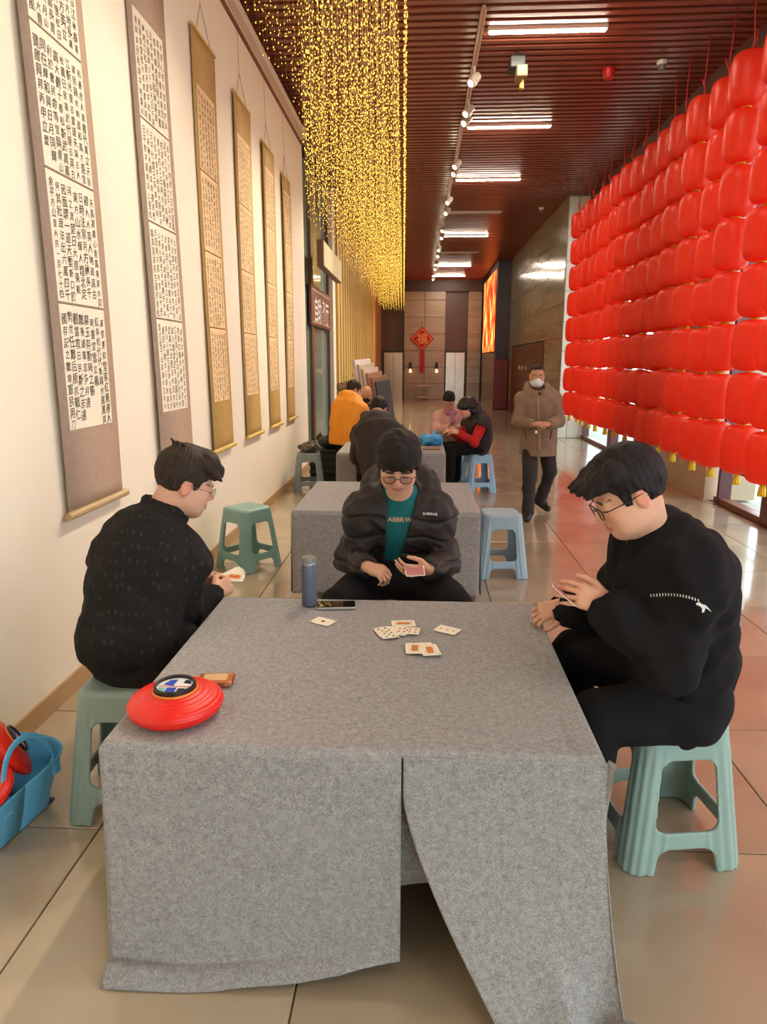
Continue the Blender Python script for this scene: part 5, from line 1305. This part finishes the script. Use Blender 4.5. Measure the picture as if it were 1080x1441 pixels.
def mask(J, o, m):
    c, M, s = J['hd'], J['HM'], J.get('hs', 1.); L = lambda x, y, z: c+M@(A(x, y, z)*s)
    F = Field(c-.15, c+.15, .005)
    F.ell(L(0, .024, -.050), A(.0735, .082, .066)*s, M, 0); F.cone(L(0, .09, -.02), L(0, .10, -.05), .02*s, .022*s, .03)
    F.cut(L(0, .028, 0), -M[:, 1]); F.cut(L(0, .1, -.004), M[:, 2]); F.cut(L(0, .06, -.098), -M[:, 2])
    V, Q = biggest(*F.mesh(1)); ob = link('face_mask', fast_mesh('mask', V, Q), m, o)
    b = MB()
    for q in (-1, 1): b.tube([L(q*.064, .04, -.02), L(q*.078, .0, -.002), L(q*.082, -.022, -.01)], .0018*s, 5).tube([L(q*.060, .04, -.075), L(q*.076, .0, -.03), L(q*.082, -.022, -.02)], .0018*s, 5)
    b.build('ear_loop', m, ob)
# 4 walking man
J = dict(tf=nrm(A(-.05, -1, 0)), s=.97); Y_ = 7.45
J['pel'] = PY(758, 617, Y_); J['nek'] = PY(757, 552, Y_); J['bel'] = J['pel']*.6+J['nek']*.4; J['che'] = J['pel']*.26+J['nek']*.74
J['hd'] = PY(756, 530, Y_-.04); J['hf'] = nrm(A(-.08, -1, -.12)); J['hu'] = A(0, 0, 1); J['hs'] = .98
J['shR'] = PY(736, 563, Y_); J['elR'] = PY(729, 593, Y_-.05); J['wrR'] = PY(749, 597, Y_-.26)
J['shL'] = PY(779, 563, Y_); J['elL'] = PY(787, 592, Y_-.05); J['wrL'] = PY(773, 597, Y_-.26)
J['hipR'] = J['pel']+A(-.085, 0, -.03); J['hipL'] = J['pel']+A(.085, 0, -.03)
J['anR'] = PZ(743, 722, .075); J['toeR'] = J['anR']+A(-.03, -.15, -.03); J['knR'] = (J['hipR']+J['anR'])/2+A(.0, -.05, .0)
J['anL'] = A(J['hipL'][0]-.0, J['anR'][1]+.46, .13); J['toeL'] = J['anL']+A(.06, -.13, -.075); J['knL'] = A(J['hipL'][0]+.06, J['hipL'][1]+.02, .46)
check('walk', J)
HW = dict(R=dict(f=A(.8, -.5, .1), n=A(-.1, -.5, .8), curl=(.6, .8, .5)), L=dict(f=A(-.8, -.5, .05), n=A(.1, -.5, .8), curl=(.6, .8, .5)))
p4 = person(J, 'man in brown winter coat and pale face mask walking past the lanterns', .0075, (196, 140, 112), hands=HW)
hemz = float(PY(757, 640, Y_)[2])
M_coat = mat('coat_brown', (132, 110, 90), rough=.8, var=.08, vscale=14, bump=.1, bscale=120)
def cw(F):
    bg = J
    torso_sdf(F, bg, .030, k=.05, fat=.96); F.cone(bg['pel']+A(0, 0, .05), A(bg['pel'][0], bg['pel'][1], hemz-.03), .182, .205, .06, flat=(bg['tf'], .92))
    for q in 'RL': arm_sdf(F, bg, q, .026, k=.016, end=.92, sleeve=True)
    n = bg['nek']; b = A(0, 1, 0); lat = A(1, 0, 0)
    F.chain([n+A(-.05, -.10, -.01), n+A(-.115, -.02, .03), n+A(-.09, .08, .06), n+A(0, .12, .05), n+A(.09, .08, .06), n+A(.115, -.02, .03), n+A(.05, -.10, -.01)], .04, .03)
    F.wrinkle(.005, 34, 21); F.cut((0, 0, hemz), (0, 0, -1))
    F.cone(n+A(0, -.02, .05), n+A(0, -.03, .16), .07, .085, .005, op='s')
    for q in 'RL':
        d = nrm(bg['wr'+q]-bg['el'+q]); F.ell(bg['wr'+q]+d*.025, (.037,)*3, None, .003, 's')
co = garment('winter_coat', J, cw, .009, M_coat, p4)
f = surf_fn(co); pts = [f(757.5+.02*(y-560), y)[0] for y in range(562, 638, 6)]; pts = [p+A(0, -.006, 0) for p in pts if p is not None]
if len(pts) > 2: MB().tube(pts, .016, 6, flat=.5, upv=(0, 1, 0)).build('front_placket', mat('coat_pale', (150, 130, 110), rough=.8), p4, smooth=True)
for px in (740, 776):
    pts = [f(px+(1 if px < 750 else -1)*.2*(y-612), y)[0] for y in range(606, 622, 4)]; pts = [p+A(0, -.004, 0) for p in pts if p is not None]
    if len(pts) > 1: MB().tube(pts, .007, 6).build('pocket_flap', mat('coat_dark', (100, 82, 66), rough=.8), p4, smooth=True)
def sc4(F): n = J['nek']; F.chain([n+A(-.07, -.05, .0), n+A(-.05, -.085, -.02), n+A(.05, -.085, -.02), n+A(.07, -.05, .0)], .035, .02); F.cone(n+A(0, 0, -.03), n+A(0, -.01, .05), .07, .07, .02); F.wrinkle(.006, 70, 5)
garment('scarf', J, sc4, .008, mat('scarf_dark', (62, 50, 46), rough=.9, var=.3, vscale=40), p4)
bg_trousers(J, p4, mat('trouser_grey', (42, 38, 38), rough=.85, var=.1), .010, cutz=None); shoes(J, p4, M_shoe)
hairpart(J, p4, (40, 34, 32), h=.006, line=[(-.13, -.04), (-.06, -.04), (-.02, .02), (.02, .03), (.035, .075), (.13, .092)], top=(.0775, .097, .089), off=(0, -.014, .037), rid=.0006)
mask(J, p4, mat('mask_pale', (206, 222, 226), rough=.7))
ky_ = PY(755, 606, Y_-.33); t = thing('key_tag', 'small white tag hanging from the walking man\'s hands', 'tag', tuple(ky_))
MB().rbox((-.012, -.003, -.03), (.012, .003, .0), .002, seg=1).build('plate', mat('tag_white', (230, 226, 210), rough=.5), t); MB().tube([(0, 0, 0), (.002, 0, .03), (0, .01, .05)], .002, 5).build('cord', mat('tag_cord', (120, 100, 80), rough=.6), t)

# 5 woman in black vest with red sleeves
J = dict(tf=nrm(A(-.93, -.1, -.28)), s=.95); 
J['pel'] = A(.74, 8.80, .60); J['nek'] = PY(668, 586, 8.76); J['bel'] = J['pel']*.6+J['nek']*.4+A(.05, 0, 0); J['che'] = J['pel']*.28+J['nek']*.72+A(.04, 0, 0)
J['hd'] = PY(656, 575, 8.68); J['hf'] = nrm(A(-.85, -.25, -.45)); J['hu'] = nrm(A(-.35, 0, .9)); J['hs'] = .96
J['shL'] = PY(679, 597, 8.62); J['elL'] = PY(668, 622, 8.48); J['wrL'] = PY(646, 609, 8.44)
J['shR'] = PY(660, 596, 8.92); J['elR'] = PY(650, 620, 8.86); J['wrR'] = PY(638, 607, 8.66)
seat_legs(J, J['pel'], A(-1, -.12, 0), A(0, 1, 0), kn_d=.36, spread=.06); J['hipR'], J['hipL'] = J['hipR'], J['hipL']
p5 = person(J, 'seated woman with long black hair, black vest and red sleeves', .009, (216, 166, 140), hands=dict(L=dict(f=A(-.8, .1, .2), n=A(0, -.6, .7)), R=dict(f=A(-.8, -.2, .1), n=A(0, -.4, .8))))
def rd(F):
    torso_sdf(F, J, .012, k=.05)
    for q in 'RL': arm_sdf(F, J, q, .018, k=.04, end=.90, sleeve=True)
    F.wrinkle(.004, 40, 31)
garment('red_sweater', J, rd, .010, mat('knit_red', (186, 24, 26), rough=.85, var=.06), p5)
def vs_(F): torso_sdf(F, J, .038, k=.06, fat=1.05, bottom=.3, quilt=(.11, .012)); F.wrinkle(.004, 40, 33); F.cone(J['shL'], J['elL'], .075, .075, .02, op='s'); F.cone(J['shR'], J['elR'], .075, .075, .02, op='s'); F.cone(J['nek']+nrm(J['hd']-J['nek'])*.03, J['hd'], .065, .07, .005, op='s')
garment('vest', J, vs_, .010, mat('vest_black', (34, 28, 34), rough=.6, var=.1), p5)
bg_trousers(J, p5, M_trs); shoes(J, p5, M_shoe)
c5, M5 = J['hd'], frame(J['hf'], J['hu']); F = Field(c5-A(.22, .22, .40), c5+.22, .008); F.ell(c5+M5@A(0, -.015, .035), A(.092, .112, .105), M5, 0)
F.chain([c5+M5@A(0, -.07, .03), c5+M5@A(0, -.10, -.06), J['nek']+A(.08, -.02, -.05), J['nek']+A(.15, -.02, -.17)], [.085, .085, .085, .05], .04); F.wrinkle(.006, 60, 2)
F.ell(c5+M5@A(0, .105, -.05), A(.075, .08, .095), M5, .01, 's'); F.cone(c5+M5@A(0, .06, -.1), J['nek']+J['tf']*.06, .05, .05, .02, op='s')
V, Q = biggest(*F.mesh(1)); link('hair', fast_mesh('hair', V, Q), mat('hair_long', (22, 19, 20), rough=.4, bump=.3, bscale=120), p5)
# 6 person in pink jacket
J = dict(tf=nrm(A(-.25, -.95, -.15)), s=.85)
J['pel'] = PY(634, 624, 9.35); J['nek'] = PY(634, 580, 9.24); J['bel'] = J['pel']*.6+J['nek']*.4; J['che'] = J['pel']*.28+J['nek']*.72
J['hd'] = PY(632, 564, 9.16); J['hf'] = nrm(A(-.1, -.85, -.5)); J['hu'] = nrm(A(0, -.3, .9)); J['hs'] = .92
J['shR'] = PY(618, 589, 9.26); J['elR'] = PY(613, 606, 9.14); J['wrR'] = PY(633, 603, 8.98)
J['shL'] = PY(648, 589, 9.26); J['elL'] = PY(651, 606, 9.14); J['wrL'] = PY(641, 604, 8.98)
seat_legs(J, J['pel'], A(-.15, -1, 0), A(-1, 0, 0), kn_d=.34, spread=.04, kn_z=.50)
p6 = person(J, 'seated person in pale pink padded jacket beside the woman in the vest', .009, (224, 178, 156), hands=dict(R=dict(f=A(.9, -.3, 0), n=A(0, -.5, .8)), L=dict(f=A(-.9, -.3, 0), n=A(0, -.5, .8))))
bg_coat(J, .040, .010, mat('pink_pad', (206, 160, 152), rough=.7, var=.06), p6, 'padded_jacket', quilt=(.10, .010), hood=False, bottom=.3)
def sc6(F): n = J['nek']; F.chain([n+A(-.06, -.02, .01), n+A(-.04, -.09, -.0), n+A(.04, -.09, .0), n+A(.06, -.02, .01)], .036, .02); F.chain([n+A(.02, -.10, -.02), n+A(.03, -.13, -.12)], [.035, .03], .02); F.wrinkle(.005, 60, 3)
garment('scarf', J, sc6, .009, mat('scarf_lilac', (176, 120, 142), rough=.85), p6)
bg_trousers(J, p6, M_trs); shoes(J, p6, M_shoe)
hairpart(J, p6, (26, 23, 26), h=.007, line=[(-.13, -.07), (-.05, -.07), (-.01, -.03), (.03, -.02), (.045, .035), (.13, .045)], top=(.090, .110, .100))
glasses(J, p6, 'dark', False, (34, 26, 24), .002)
stool(float(J['pel'][0])+.02, 9.38, 0, (146, 190, 220), 'stool under the person in the pink jacket')
# 7 person in orange jacket, bending over the table
J = dict(tf=nrm(A(.55, .80, -.3)), s=.96)
J['pel'] = PY(484, 612, 8.80); J['nek'] = PY(495, 563, 9.00); J['bel'] = J['pel']*.6+J['nek']*.4+A(-.02, -.03, .01); J['che'] = J['pel']*.28+J['nek']*.72+A(-.02, -.03, .02)
J['hd'] = PY(498, 549, 9.10); J['hf'] = nrm(A(.75, .45, -.5)); J['hu'] = nrm(A(.4, .3, .85)); J['hs'] = .95
J['shR'] = PY(507, 578, 8.86); J['elR'] = PY(513, 604, 8.92); J['wrR'] = PY(524, 606, 9.12)
J['shL'] = PY(482, 575, 9.12); J['elL'] = PY(488, 602, 9.22); J['wrL'] = PY(510, 606, 9.3)
hz = float(J['pel'][2]); J['hipR'] = J['pel']+A(.07, -.04, -.03); J['hipL'] = J['pel']+A(-.07, .05, -.03)
for q in 'RL': J['an'+q] = A(J['hip'+q][0]-.0, J['hip'+q][1]-.05, .08); J['kn'+q] = (J['hip'+q]+J['an'+q])/2+A(.05, .06, 0); J['toe'+q] = J['an'+q]+A(.08, .12, -.04)
p7 = person(J, 'person in orange hooded jacket bending over beside the far table', .009, (206, 160, 136))
bg_coat(J, .048, .010, mat('jacket_orange', (232, 150, 22), rough=.65, var=.06), p7, 'hooded_jacket', quilt=(.14, .010), hood=True, bottom=.35, hem=float(PY(484, 624, 8.8)[2]), seed=41)
bg_trousers(J, p7, M_trs, cutz=.05); shoes(J, p7, M_shoe)
hairpart(J, p7, (48, 36, 28), h=.007, line=STD_LINE, top=(.090, .110, .102))
# 8 bald person with black mask
J = dict(tf=nrm(A(-.1, -.97, -.2)), s=.97)
J['pel'] = A(float(PY(520, 610, 10.1)[0]), 10.15, .60); J['nek'] = PY(519, 573, 10.0); J['bel'] = J['pel']*.6+J['nek']*.4; J['che'] = J['pel']*.28+J['nek']*.72
J['hd'] = PY(516, 555, 9.92); J['hf'] = nrm(A(-.05, -.85, -.52)); J['hu'] = nrm(A(0, -.4, .9)); J['hs'] = .97
for q, s_ in (('R', -1), ('L', 1)): J['sh'+q] = J['nek']+A(.185*s_, .03, -.07); J['el'+q] = J['sh'+q]+A(.05*s_, -.08, -.26); J['wr'+q] = J['el'+q]+A(-.10*s_, -.2, .03)
seat_legs(J, J['pel'], A(0, -1, 0), A(-1, 0, 0))
p8 = person(J, 'bald person with black face mask behind the orange jacket person', .009, (212, 156, 116))
bg_coat(J, .035, .012, mat('jacket_dark', (40, 34, 36), rough=.7, var=.1), p8, seed=51); bg_trousers(J, p8, M_trs); shoes(J, p8, M_shoe)
mask(J, p8, mat('mask_black', (24, 24, 28), rough=.8))
stool(float(J['pel'][0]), 10.15, 0, (140, 160, 170), 'stool under the bald person')
# 9 person in black jacket, back turned, at the far table
J = dict(tf=nrm(A(.12, .95, -.3)), s=1.)
J['pel'] = A(-.40, 6.82, .61); J['nek'] = PY(531, 594, 7.06); J['bel'] = J['pel']*.6+J['nek']*.4+A(-.01, -.06, .0); J['che'] = J['pel']*.28+J['nek']*.72+A(0, -.06, .02)
J['hd'] = PY(534, 577, 7.20); J['hf'] = nrm(A(.25, .7, -.65)); J['hu'] = nrm(A(.1, .6, .75)); J['hs'] = 1.
J['shR'] = PY(557, 611, 7.02); J['elR'] = PY(562, 640, 7.14); J['wrR'] = PY(556, 640, 7.38)
J['shL'] = PY(508, 611, 7.06); J['elL'] = PY(503, 642, 7.10); J['wrL'] = PY(512, 640, 7.36)
seat_legs(J, J['pel'], A(.0, 1, 0), A(1, 0, 0), kn_d=.34, spread=.12)
p9 = person(J, 'person in black jacket seated with back turned at the far table', .008, (206, 158, 132))
bg_coat(J, .045, .009, mat('jacket_char', (44, 36, 34), rough=.8, var=.1), p9, seed=61, fat=1.1, bottom=.2, hood=True, wr=.007); bg_trousers(J, p9, M_trs); shoes(J, p9, M_shoe)
hairpart(J, p9, (40, 32, 28), h=.006, line=STD_LINE, top=(.090, .110, .102))
